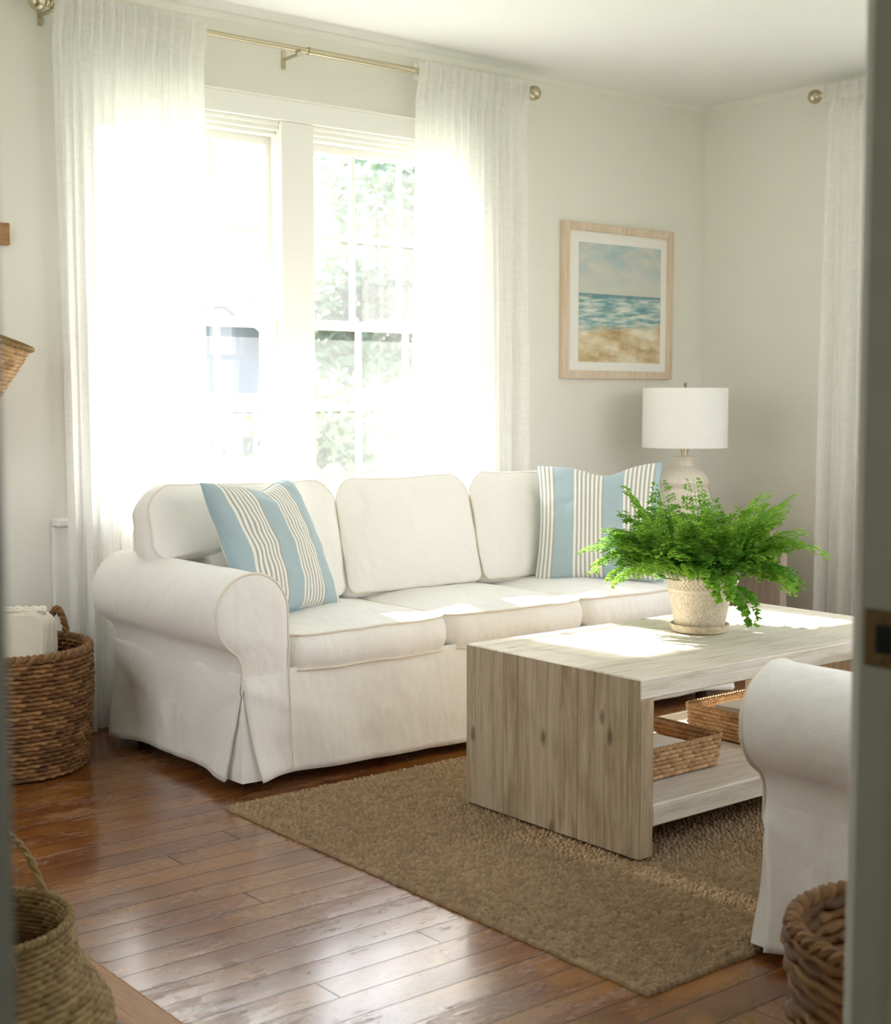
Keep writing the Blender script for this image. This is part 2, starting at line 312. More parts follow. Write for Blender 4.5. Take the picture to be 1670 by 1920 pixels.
# ------------------------------------------------------------------ mesh helpers
class MB:
    def __init__(s): s.v = []; s.f = []; s.tone = []
    def add(s, vs, fs, tone=.5):
        o = len(s.v); s.v += [tuple(v) for v in vs]; s.f += [tuple(i+o for i in f) for f in fs]
        s.tone += (list(tone) if hasattr(tone, '__len__') else [tone]*len(vs)); return s
    def box(s, x0, x1, y0, y1, z0, z1, b=0):
        if b <= 0:
            v = [(x, y, z) for z in (z0, z1) for y in (y0, y1) for x in (x0, x1)]
            f = [(0, 2, 3, 1), (4, 5, 7, 6), (0, 1, 5, 4), (2, 6, 7, 3), (0, 4, 6, 2), (1, 3, 7, 5)]
            return s.add(v, f)
        import itertools
        # bevelled box: 24 verts
        X = (x0, x1); Y = (y0, y1); Z = (z0, z1); v = []; idx = {}
        for i, j, k in itertools.product((0, 1), repeat=3):
            sx, sy, sz = (1-2*i)*b, (1-2*j)*b, (1-2*k)*b
            for a, p in enumerate(((X[i], Y[j]+sy, Z[k]+sz), (X[i]+sx, Y[j], Z[k]+sz), (X[i]+sx, Y[j]+sy, Z[k]))):
                idx[(i, j, k, a)] = len(v); v.append(p)
        f = []
        for i in (0, 1): f.append([idx[(i, j, k, 0)] for j, k in ((0, 0), (1, 0), (1, 1), (0, 1))])
        for j in (0, 1): f.append([idx[(i, j, k, 1)] for i, k in ((0, 0), (1, 0), (1, 1), (0, 1))])
        for k in (0, 1): f.append([idx[(i, j, k, 2)] for i, j in ((0, 0), (1, 0), (1, 1), (0, 1))])
        for j, k in itertools.product((0, 1), repeat=2): f.append([idx[(0, j, k, 1)], idx[(1, j, k, 1)], idx[(1, j, k, 2)], idx[(0, j, k, 2)]])
        for i, k in itertools.product((0, 1), repeat=2): f.append([idx[(i, 0, k, 0)], idx[(i, 1, k, 0)], idx[(i, 1, k, 2)], idx[(i, 0, k, 2)]])
        for i, j in itertools.product((0, 1), repeat=2): f.append([idx[(i, j, 0, 0)], idx[(i, j, 1, 0)], idx[(i, j, 1, 1)], idx[(i, j, 0, 1)]])
        for i, j, k in itertools.product((0, 1), repeat=3): f.append([idx[(i, j, k, a)] for a in range(3)])
        return s.add(v, f)
    def tube(s, pts, r, n=8, closed=False, tone=.5, cap=True):
        pts = [Vector(p) for p in pts]; m = len(pts)
        if m < 2: return s
        rr = r if hasattr(r, '__len__') else [r]*m
        tans = []
        for i in range(m):
            a = pts[(i-1) % m] if (closed or i > 0) else pts[i]
            b = pts[(i+1) % m] if (closed or i < m-1) else pts[i]
            t = (b-a); tans.append(t.normalized() if t.length > 1e-9 else Vector((0, 0, 1)))
        up = Vector((0, 0, 1)) if abs(tans[0].z) < .9 else Vector((1, 0, 0))
        nrm = tans[0].cross(up).normalized(); vs = []
        for i in range(m):
            nrm = (nrm-tans[i]*nrm.dot(tans[i]))
            nrm = nrm.normalized() if nrm.length > 1e-6 else tans[i].orthogonal().normalized()
            bn = tans[i].cross(nrm)
            for k in range(n):
                a = TAU*k/n; vs.append(pts[i]+(nrm*math.cos(a)+bn*math.sin(a))*rr[i])
        fs = []
        for i in range(m if closed else m-1):
            j = (i+1) % m
            for k in range(n): fs.append((i*n+k, i*n+(k+1) % n, j*n+(k+1) % n, j*n+k))
        if cap and not closed:
            fs.append(tuple(range(n-1, -1, -1))); fs.append(tuple((m-1)*n+k for k in range(n)))
        return s.add(vs, fs, tone)
    def lathe(s, prof, n=32, c=(0, 0, 0), tone=.5, axis='Z'):
        vs = []; fs = []
        for (r, z) in prof:
            for k in range(n):
                a = TAU*k/n; p = (r*math.cos(a), r*math.sin(a), z)
                if axis == 'X': p = (p[2], p[0], p[1])
                if axis == 'Y': p = (p[1], p[2], p[0])
                vs.append((p[0]+c[0], p[1]+c[1], p[2]+c[2]))
        for i in range(len(prof)-1):
            for k in range(n): fs.append((i*n+k, i*n+(k+1) % n, (i+1)*n+(k+1) % n, (i+1)*n+k))
        fs.append(tuple(range(n-1, -1, -1))); fs.append(tuple((len(prof)-1)*n+k for k in range(n)))
        return s.add(vs, fs, tone)
    def grid(s, P, closed_u=False, tone=.5, flip=False):
        """P[i][j] points"""
        r = len(P); c = len(P[0]); vs = [p for row in P for p in row]; fs = []
        for i in range(r-1):
            for j in range(c if closed_u else c-1):
                q = (i*c+j, i*c+(j+1) % c, (i+1)*c+(j+1) % c, (i+1)*c+j)
                fs.append(q[::-1] if flip else q)
        return s.add(vs, fs, tone)
def link(o, parent=None):
    COL.objects.link(o)
    if parent is not None: o.parent = parent
    return o
def wmat(o):
    m = o.matrix_basis.copy()
    return (wmat(o.parent) @ m) if o.parent else m
def build(name, mb, mat, parent=None, smooth=True, world=False, sharp=.6, origin=None):
    """one mesh object; world=True: mb is in world space and gets moved into the parent's frame"""
    me = bpy.data.meshes.new(name)
    vs = mb.v
    if world and parent is not None:
        inv = wmat(parent).inverted(); vs = [tuple(inv @ Vector(v)) for v in vs]
    if origin is not None: vs = [(v[0]-origin[0], v[1]-origin[1], v[2]-origin[2]) for v in vs]
    me.from_pydata(vs, [], mb.f); me.update()
    if any(t != .5 for t in mb.tone):
        a = me.attributes.new('tone', 'FLOAT', 'POINT'); a.data.foreach_set('value', mb.tone)
    if smooth:
        me.polygons.foreach_set('use_smooth', [True]*len(me.polygons))
        try: me.set_sharp_from_angle(angle=sharp)
        except Exception: pass
    me.materials.append(mat)
    o = bpy.data.objects.new(name, me)
    if origin is not None: o.location = origin
    return link(o, parent)
def thing(name, label, cat, loc=(0, 0, 0), rz=0, group=None):
    o = bpy.data.objects.new(name, None); COL.objects.link(o); o.location = loc; o.rotation_euler = (0, 0, rz)
    o.empty_display_size = .1; o['label'] = label; o['category'] = cat
    if group: o['group'] = group
    return o
def tag(o, label, cat, group=None):
    o['label'] = label; o['category'] = cat
    if group: o['group'] = group
    return o
def struct(name, mb, mat, parent=None, smooth=False, label=None):
    o = build(name, mb, mat, parent, smooth)
    if parent is None: o['kind'] = 'structure'
    if label: o['label'] = label
    return o
def structroot(name):
    o = bpy.data.objects.new(name, None); COL.objects.link(o); o['kind'] = 'structure'; return o
def nz(p, s, seed=0): return noise.noise(Vector((p[0]*s+seed, p[1]*s+seed*1.7, p[2]*s-seed)))

# ------------------------------------------------------------------ room measures
H = 2.555; YB = 4.575; XR = 5.326; XL = .12; YF = .80; YF0 = .68
DX0, DX1 = .268, 1.172   # doorway the photo is taken through
# floor
b = MB(); b.box(-1.6, 1.9, -1.6, YF0, -.15, 0); b.box(0, XR+.1, YF0, YB+.15, -.15, 0)
struct('floor', b, M['floor'])
b = MB(); b.box(-.3, XR+.3, YF0, YB+.3, H, H+.15); b.box(-1.75, 1.9, -1.75, YF0, H, H+.15); struct('ceiling', b, M['ceil'])
# back wall with window opening
WX0, WX1, WZ0, WZ1 = 2.11, 3.84, .745, 2.198; YO = YB+.17
def wall_with_hole(x0, x1, hx0, hx1, hz0, hz1, y0, y1, swap=False):
    b = MB()
    for (a, c, d, e) in ((x0, hx0, 0, H), (hx1, x1, 0, H), (hx0, hx1, 0, hz0), (hx0, hx1, hz1, H)):
        if c-a < 1e-4 or e-d < 1e-4: continue
        if swap: b.box(y0, y1, a, c, d, e)
        else: b.box(a, c, y0, y1, d, e)
    return b
struct('wall_back', wall_with_hole(XL-.2, XR+.15, WX0, WX1, WZ0, WZ1, YB, YO), M['wall'])
RY0, RY1 = 1.75, 3.45
struct('wall_right', wall_with_hole(-.2+YF0, YB, RY0, RY1, WZ0, WZ1, XR, XR+.15, True), M['wall'])
struct('wall_left', wall_with_hole(YF, YB, 2.9, 4.0, WZ0, WZ1, XL-.15, XL, True), M['wall'])
b = wall_with_hole(-1.6, 1.9, DX0-.02, DX1+.02, -.01, 2.09, YF0+.005, YF-.005)
for q in (wall_with_hole(1.9, 3.55, 1.95, 3.45, WZ0, WZ1, YF0+.005, YF-.005), wall_with_hole(3.55, XR, 3.6, 5.1, WZ0, WZ1, YF0+.005, YF-.005)): b.add(q.v, q.f)
struct('wall_front', b, M['wall'])
# hall behind the camera
b = wall_with_hole(-1.6, 1.9, -1.2, -.1, 1.0, 2.0, -1.75, -1.6); b.box(-1.75, -1.6, -1.6, YF0, 0, H); b.box(1.75, 1.9, -1.6, YF0, 0, H)
struct('wall_hall', b, M['hall'])
# door frame
dr = structroot('door_1')
b = MB(); b.box(DX1, DX1+.02, YF0, YF, 0, 2.09)
b.box(DX1-.012, DX1, YF0+.03, YF0+.072, 0, 2.07, .002)
struct('door_jamb', b, M['jamb'], dr)
b = MB(); b.box(DX0-.02, DX0, YF0, YF, 0, 2.09, .002); b.box(DX0, DX0+.012, YF0+.04, YF0+.072, 0, 2.07, .002); struct('door_jamb', b, M['jamb'], dr)
b = MB(); b.box(DX0-.02, DX1+.02, YF0, YF, 2.07, 2.09); struct('door_head', b, M['jamb'], dr)
b = MB(); b.box(DX1+.006, DX1+.095, YF0-.018, YF0, 0, 2.16, .003); b.box(DX0-.095, DX0-.006, YF0-.018, YF0, 0, 2.16, .003)
b.box(DX0-.095, DX1+.095, YF0-.018, YF0, 2.076, 2.16, .003); struct('door_casing', b, M['jamb'], dr)
b = MB(); b.box(DX1+.01, DX1+.095, YF, YF+.018, 0, 2.16, .003); b.box(DX0-.095, DX0-.01, YF, YF+.018, 0, 2.16, .003); struct('door_casing', b, M['trim'], dr)
sp_ = MB(); PY0, PY1, PZ0, PZ1 = YF-.046, YF-.006, .892, .948
sp_.box(DX1-.003, DX1+.0005, PY0, PY1, PZ0, PZ1, .001)
pl_ = struct('strike_plate', sp_, M['brass'], dr)
b = MB(); b.box(DX1-.0035, DX1-.002, PY0+.009, PY1-.013, PZ0+.014, PZ1-.014); struct('latch_hole_shade', b, M['dark'], pl_)  # dark block on the plate, shade of the hole put in as colour
for zc in (PZ0+.008, PZ1-.008):
    b = MB(); b.lathe([(.0001, 0), (.0035, 0), (.003, -.0012), (.0001, -.0016)], 12, (DX1-.003, (PY0+PY1)/2, zc), axis='X'); struct('screw', b, M['brass'], pl_)

# trims
def crown(b, x0, x1): # along back wall
    pr = [(0, -.026), (-.005, -.026), (-.007, -.022), (-.016, -.010), (-.022, -.006), (-.022, 0), (0, 0)]
    return pr
b = MB(); pr = crown(b, 0, 1)
b.grid([[(XL, YB+p[0], H+p[1]) for p in pr], [(XR, YB+p[0], H+p[1]) for p in pr]])
struct('trim_1', b, M['wall'])
b = MB(); b.grid([[(XR+p[0], YF, H+p[1]) for p in pr], [(XR+p[0], YB, H+p[1]) for p in pr]]); struct('trim_2', b, M['wall'])
b = MB(); b.box(XL, 1.965, YB-.016, YB, 0, .13, .003); b.box(3.99, XR, YB-.016, YB, 0, .13, .003); struct('baseboard_back', b, M['trim'])
b = MB(); b.box(XR-.016, XR, YF, YB-.016, 0, .13, .003); struct('baseboard_right', b, M['trim'])
b = MB(); b.box(XL, XL+.016, YF, YB-.016, 0, .13, .003); struct('baseboard_left', b, M['trim'])
# panelled apron below the window stool
b = MB(); b.box(1.965, 3.985, YB-.022, YB, 0, .715, .003); struct('trim_3', b, M['trim'])
# hearth on the left with its mitred border boards
b = MB(); HX, HY = 1.11, 2.56
b.add([(XL, 1.0, .004), (HX, 1.0, .004), (HX, HY, .004), (XL, HY, .004)], [(0, 1, 2, 3)]); struct('trim_4', b, M['slate'], label='blue grey slate hearth slab')
b = MB(); b.add([(HX, .95, .0045), (HX+.088, .95, .0045), (HX+.088, HY+.085, .0045), (HX, HY, .0045)], [(0, 1, 2, 3)])
b.add([(XL, HY, .0045), (HX, HY, .0045), (HX+.088, HY+.085, .0045), (XL, HY+.085, .0045)], [(0, 1, 2, 3)])
b.box(HX+.087, HX+.090, .95, HY+.087, .001, .0052); struct('trim_5', b, M['hearth_border'])

# ------------------------------------------------------------------ windows
def window(name, x0, x1, z0, z1, glassy, tf, sashes=((2.155, 2.912), (3.04, 3.797)), casing=True):
    """double-hung pair, built facing -y; tf maps a point to world"""
    root = structroot(name)
    def B(nm, boxes, mat, parent=root, bev=.002):
        b = MB()
        for q in boxes: b.box(*q, bev)
        b.v = [tf(*v) for v in b.v]; return struct(nm, b, mat, parent)
    mullx = (sashes[0][1]-.003, sashes[1][0]+.003)
    yj0, yj1 = 0, .17
    if casing:
        cb = [(x0-.08, x0, -.02, 0, z0-.0, z1+.0), (x1, x1+.08, -.02, 0, z0, z1), (x0-.08, x1+.08, -.02, 0, z1, z1+.078), (x0-.085, x1+.085, -.026, 0, z1+.078, z1+.086),
              (mullx[0]-.006, mullx[1]+.006, -.014, 0, z0+.001, z1-.001)]
        B('window_casing', cb, M['trim'])
        B('window_sill', [(x0-.14, x1+.14, -.05, .06, z0-.028, z0-.001)], M['trim'], bev=.005)
    B('window_jamb', [(x0, sashes[0][0]+.003, yj0, yj1, z0, z1), (sashes[1][1]-.003, x1, yj0, yj1, z0, z1), (x0+.001, x1-.001, yj0+.001, yj1-.001, z1-.016, z1), (x0+.001, x1-.001, .001, yj1-.001, z0, z0+.012),
                      (mullx[0], mullx[1], yj0+.0005, yj1-.0005, z0+.0005, z1-.0005)], M['trim'])
    B('stop_bead', [(a, c, .012, .028, z0, z1-.014) for s_ in sashes for (a, c) in ((s_[0]-.012, s_[0]+.006), (s_[1]-.006, s_[1]+.012))] +
      [(s_[0]+.002, s_[1]-.002, ya_+.0007, yb_-.0007, z1-zz_, z1-.014) for s_ in sashes for (ya_, yb_, zz_) in ((.012, .028, .034), (.03, .07, .05))], M['trim'], bev=.003)
    zm = z0+(z1-z0)*.482
    for s0, s1 in sashes:
        for (nm, ya, yb, za, zb, rb, rt) in (('upper_sash', .075, .108, zm-.018, z1-.015, .036, .066), ('lower_sash', .033, .068, z0+.012, zm+.018, .045, .036)):
            st = .020 if nm == 'upper_sash' else .026
            st = .022
            sa = B(nm, [(s0, s0+st, ya, yb, za, zb), (s1-st, s1, ya, yb, za, zb), (s0+st-.001, s1-st+.001, ya+.0006, yb-.0006, za, za+rb), (s0+st-.001, s1-st+.001, ya+.0006, yb-.0006, zb-rt, zb)], M['trim'], root, .003)
            gx0, gx1, gz0, gz1 = s0+st, s1-st, za+rb, zb-rt
            mb = []
            for k in (1, 2):
                xm = gx0+(gx1-gx0)*k/3; mb.append((xm-.009, xm+.009, ya+.004, yb-.004, gz0, gz1))
            zc = (gz0+gz1)/2; mb.append((gx0, gx1, ya+.005, yb-.005, zc-.009, zc+.009))
            B('muntin_grid', mb, M['trim'], sa, .003)
            ym = (ya+yb)/2
            g = MB(); g.add([tf(gx0, ym, gz0), tf(gx1, ym, gz0), tf(gx1, ym, gz1), tf(gx0, ym, gz1)], [(0, 1, 2, 3)])
            struct('pane', g, glassy, sa)
            if nm == 'lower_sash':
                xm = (s0+s1)/2; B('sash_lock', [(xm-.035, xm+.035, .045, .07, zb, zb+.008), (xm-.012, xm+.018, .05, .068, zb+.006, zb+.016)], M['trim'], sa, .002)
    return root
window('window_1', WX0, WX1, WZ0, WZ1, M['glass'], lambda x, y, z: (x, YB+y, z))
window('window_2', 0, RY1-RY0, WZ0, WZ1, M['glass'], lambda x, y, z: (XR+y, RY1-x, z), sashes=((.03, .79), (.91, 1.67)))

for nm, xa in (('fill_window_3', 3.45), ('fill_window_4', 5.1)):  # unseen front windows, added to brighten the room
    window(nm, 0, 1.5, WZ0, WZ1, M['glass'], lambda x, y, z, xa=xa: (xa-x, YF-.005-y, z), sashes=((.03, .72), (.78, 1.47)), casing=False)
window('fill_window_5', 0, 1.1, WZ0, WZ1, M['glass'], lambda x, y, z: (XL-y, 2.9+x, z), sashes=((.03, .53), (.57, 1.07)))  # unseen left-wall window, added as fill light
window('fill_window_6', 0, 1.1, 1.0, 2.0, M['glass'], lambda x, y, z: (-.1-x, -1.6-y, z), sashes=((.03, .53), (.57, 1.07)))  # unseen hall window, added to light the door jambs

# ------------------------------------------------------------------ curtain rods and curtains
def finial_profile(r):
    pr = [(.001, -r*1.9), (.012, -r*1.9), (.016, -r*1.7), (.016, -r*1.35), (.011, -r*1.2), (.011, -r*.95)]
    for k in range(1, 13):
        a = PI*(.18+.82*k/12); pr.append((max(.0005, r*math.sin(a)), -r*math.cos(a)))
    return pr
YC = 4.475; ZR = 2.447
t = thing('curtain_rod', 'brushed nickel curtain rod with ball ends spanning above the big double window', 'curtain rod', (3.0, YC, ZR))
b = MB(); b.tube([(2.975, YC, ZR), (4.06, YC, ZR)], .0125, 16); build('rod', b, M['nickel'], t, world=True)
b = MB(); b.tube([(1.96, YC, ZR), (2.985, YC, ZR)], .0100, 16); build('inner_rod', b, M['nickel'], t, world=True)
b = MB(); b.tube([(2.968, YC, ZR), (2.98, YC, ZR)], .0145, 16); build('collar', b, M['nickel'], t, world=True)
pr = finial_profile(.031)
b = MB(); b.lathe(pr, 24, axis='X', c=(4.112, YC, ZR)); build('finial', b, M['nickel'], t, world=True)
b = MB(); b.lathe([(r, -z) for r, z in pr], 24, axis='X', c=(1.918, YC, ZR)); build('finial', b, M['nickel'], t, world=True)
for xb in (1.968, 2.925, 4.045):
    b = MB(); b.box(xb-.009, xb+.009, YB-.004, YB-.0005, ZR-.055, ZR+.012, .001); b.box(xb-.007, xb+.007, YC-.004, YB-.003, ZR-.024, ZR-.016, .001)
    b.tube([(xb, YC+.016*math.cos(a), ZR-.002+.016*math.sin(a)) for a in [PI+PI*k/8 for k in range(9)]], .003, 6)
    k_ = build('bracket', b, M['nickel'], t, world=True)
    b = MB(); b.lathe([(.0005, -.006), (.004, -.006), (.004, 0), (.0005, 0)], 10, (xb, YB-.003, ZR-.045), axis='Y'); build('screw', b, M['nickel'], k_, world=True)

def curtain(name, label, a0, a1, b0, b1, base, ztop, tf, folds=13, seed=1, amp=.03, botpad=.0):
    """sheer gathered on a rod: a0..a1 across at the top, b0..b1 across at the hem"""
    nu, nv = folds*14, 90; P = []
    rr = random.Random(seed); ph = [rr.uniform(0, TAU) for _ in range(6)]
    for j in range(nv+1):
        v = j/nv; z = ztop-(ztop-.012)*(v**1.15)
        row = []
        sp = min(1, max(0, (v-.02)/.5))
        for i in range(nu+1):
            u = i/nu
            uw = u+.012*math.sin(TAU*3*u+ph[0])*(.3+v)+.008*math.sin(TAU*7*u+ph[1]+1.2*v)
            x = (a0+(a1-a0)*uw)*(1-v)+(b0+(b1-b0)*uw)*v
            c = math.sin(TAU*folds*u+ph[2]+.7*math.sin(TAU*2*u+ph[3]))
            c2 = math.sin(TAU*folds*.46*u+ph[4]+.8*v)
            y = amp*(.30+.55*v)*c*(.75+.35*math.sin(TAU*1.7*u+ph[5]))+amp*.7*sp*c2
            z2 = z+(.005*math.sin(TAU*folds*1.3*u+ph[0]) if j == 0 else 0)
            hd = max(0, min(1, (.085-v)/.05)) # the pocket lies over the front of the rod
            y = y*(1-hd)+hd*(-.021+.0065*math.copysign(abs(c)**.6, c)*math.copysign(1, 1)+.002*math.sin(TAU*folds*2.7*u+ph[1]))
            y += .0022*math.sin(60*v+TAU*9*u)*max(0, 1-abs(v-.05)*25)
            row.append(tf(x, y, z2))
        P.append(row)
    b = MB(); b.grid(P)
    o = build(name, b, M['sheer'], sharp=3.0, origin=tf((b0+b1)/2, 0, 0)); tag(o, label, 'curtain', 'sheer curtains')
    bk = [[tuple(Vector(q)-2*(Vector(tf(0, 1, 0))-Vector(tf(0, 0, 0)))*((Vector(q)-Vector(tf(0, 0, 0))).dot(Vector(tf(0, 1, 0))-Vector(tf(0, 0, 0))))) for q in row] for row in P[:5]]
    hh = MB(); hh.grid(bk); build('rod_pocket', hh, M['sheer'], o, sharp=3.0, world=True)
    # double hem band
    h = MB(); Q = []
    for k in (0, 1):
        z = .014+.07*k; v = 1-(k*.035)
        row = [(p[0], p[1], p[2]) for p in P[-1 if k == 0 else -3]]
        Q.append(row)
    h.grid(Q); hm = build('hem', h, M['sheer'], o, sharp=3.0, world=True)
    hm.location = tuple(-.003*(Vector(tf(0, 1, 0))-Vector(tf(0, 0, 0)))) if False else (0, 0, 0)
    return o
tfb = lambda x, y, z: (x, YC+y, z)
curtain('sheer_curtain', 'white sheer curtain at the left side of the double window, behind the left sofa arm', 1.965, 2.535, 1.985, 2.500, 0, 2.483, tfb, 15, 3, .028)
curtain('sheer_curtain', 'white sheer curtain at the right side of the double window, beside the framed seascape', 3.478, 4.07, 3.463, 4.10, 0, 2.483, tfb, 15, 8, .028)
XC = 5.226
tfr = lambda x, y, z: (XC-y, x, z)
curtain('sheer_curtain', 'white sheer curtain on the right-hand wall, at the edge of the doorway view', 3.80, 3.14, 3.81, 3.14, 0, 2.515, tfr, 13, 12, .03)
ZR2 = 2.480
t = thing('curtain_rod', 'short visible end of a nickel curtain rod on the right-hand wall', 'curtain rod', (XC, 2.6, ZR2))
b = MB(); b.tube([(XC, 3.80, ZR2), (XC, 1.4, ZR2)], .0115, 16); build('rod', b, M['nickel'], t, world=True)
b = MB(); b.lathe([(r, z) for r, z in pr], 24, axis='Y', c=(XC, 3.865, ZR2)); build('finial', b, M['nickel'], t, world=True)
for yb in (3.79, 2.6):
    b = MB(); b.box(XR-.004, XR-.0005, yb-.009, yb+.009, ZR2-.055, ZR2+.012, .001); b.box(XC-.003, XR-.003, yb-.006, yb+.006, ZR2-.022, ZR2-.015, .001); build('bracket', b, M['nickel'], t, world=True)

# ------------------------------------------------------------------ soft furniture
def round_poly(pts, rad, seg=8, step=.02):
    """rounded polygon outline, evenly enough sampled"""
    out = []; n = len(pts)
    for i in range(n):
        p0, p1, p2 = Vector(pts[i-1]), Vector(pts[i]), Vector(pts[(i+1) % n]); r = rad[i] if hasattr(rad, '__len__') else rad
        d1 = (p0-p1).normalized(); d2 = (p2-p1).normalized()
        ang = d1.angle(d2); tl = r/math.tan(ang/2)
        a = p1+d1*tl; c = p1+d2*tl
        for k in range(seg+1):
            s = k/seg; q = (1-s)**2*a+2*s*(1-s)*(p1*.55+(a+c)*.225)+s*s*c
            out.append(q)
    res = []
    for i in range(len(out)):
        a, c = out[i], out[(i+1) % len(out)]; L = (c-a).length
        if L < 1e-6: continue
        k = max(1, int(L/step))
        for j in range(k): res.append(a+(c-a)*j/k)
    return res
def cushion(outline, D, bf, bb, tf, nr=14, side=.012, wr=.004, seed=0, power=.5):
    """outline in (x,z); depth along y: front face at -D/2 bulging by bf, back by bb; returns mesh and two piping loops"""
    cx = (min(p[0] for p in outline)+max(p[0] for p in outline))/2; cz = (min(p[1] for p in outline)+max(p[1] for p in outline))/2
    rows = []; n = len(outline)
    def P(p, s, y): return (cx+(p[0]-cx)*s, y, cz+(p[1]-cz)*s)
    for k in range(nr+1): # back centre -> back edge
        s = max(.001, math.sin(PI/2*k/nr)); rows.append([P(p, s*(1-.012*(k == nr)), D/2+bb*(1-s*s)**power) for p in outline])
    for k in range(1, 6):
        a = k/6; off = side*math.sin(PI*a)
        row = []
        for i, p in enumerate(outline):
            t_ = (outline[(i+1) % n]-outline[i-1]).normalized(); nn = Vector((t_[1], -t_[0]))
            if nn.dot(Vector((p[0]-cx, p[1]-cz))) < 0: nn = -nn
            row.append((p[0]+nn[0]*off, D/2-D*a, p[1]+nn[1]*off))
        rows.append(row)
    for k in range(nr, -1, -1):
        s = max(.001, math.sin(PI/2*k/nr)); rows.append([P(p, s*(1-.012*(k == nr)), -D/2-bf*(1-s*s)**power) for p in outline])
    def W(v):
        d = wr*(nz(v, 7, seed)+.5*nz(v, 16, seed+3))
        e = wr*.8*nz(v, 9, seed+9)
        return tf((v[0]+e, v[1]+(d if v[1] > 0 else -d), v[2]+e))
    R = [[W(v) for v in row] for row in rows]
    b = MB(); b.grid(R, closed_u=True)
    pf = [W((p[0]*1.0, -D/2, p[1])) for p in outline]; pb = [W((p[0], D/2, p[1])) for p in outline]
    return b, pf, pb
def roll_arm(depth, xo, flip=1):
    """rolled arm, local x from 0 (inner face) outwards; returns profile list (x,z)"""
    cx, cz, r = .122, .520, .122
    prof = [(.0, .30), (.0, .36), (.0, .42), (.0, .48)]
    for k in range(0, 27):
        a = math.radians(0+ (232)*k/26)
        prof.append((cx-r*math.cos(a), cz+r*math.sin(a)*(1.03 if math.sin(a) > 0 else 1)))
    prof += [(.176, .408), (.166, .39), (.160, .37), (.160, .34), (.160, .30)]
    return prof
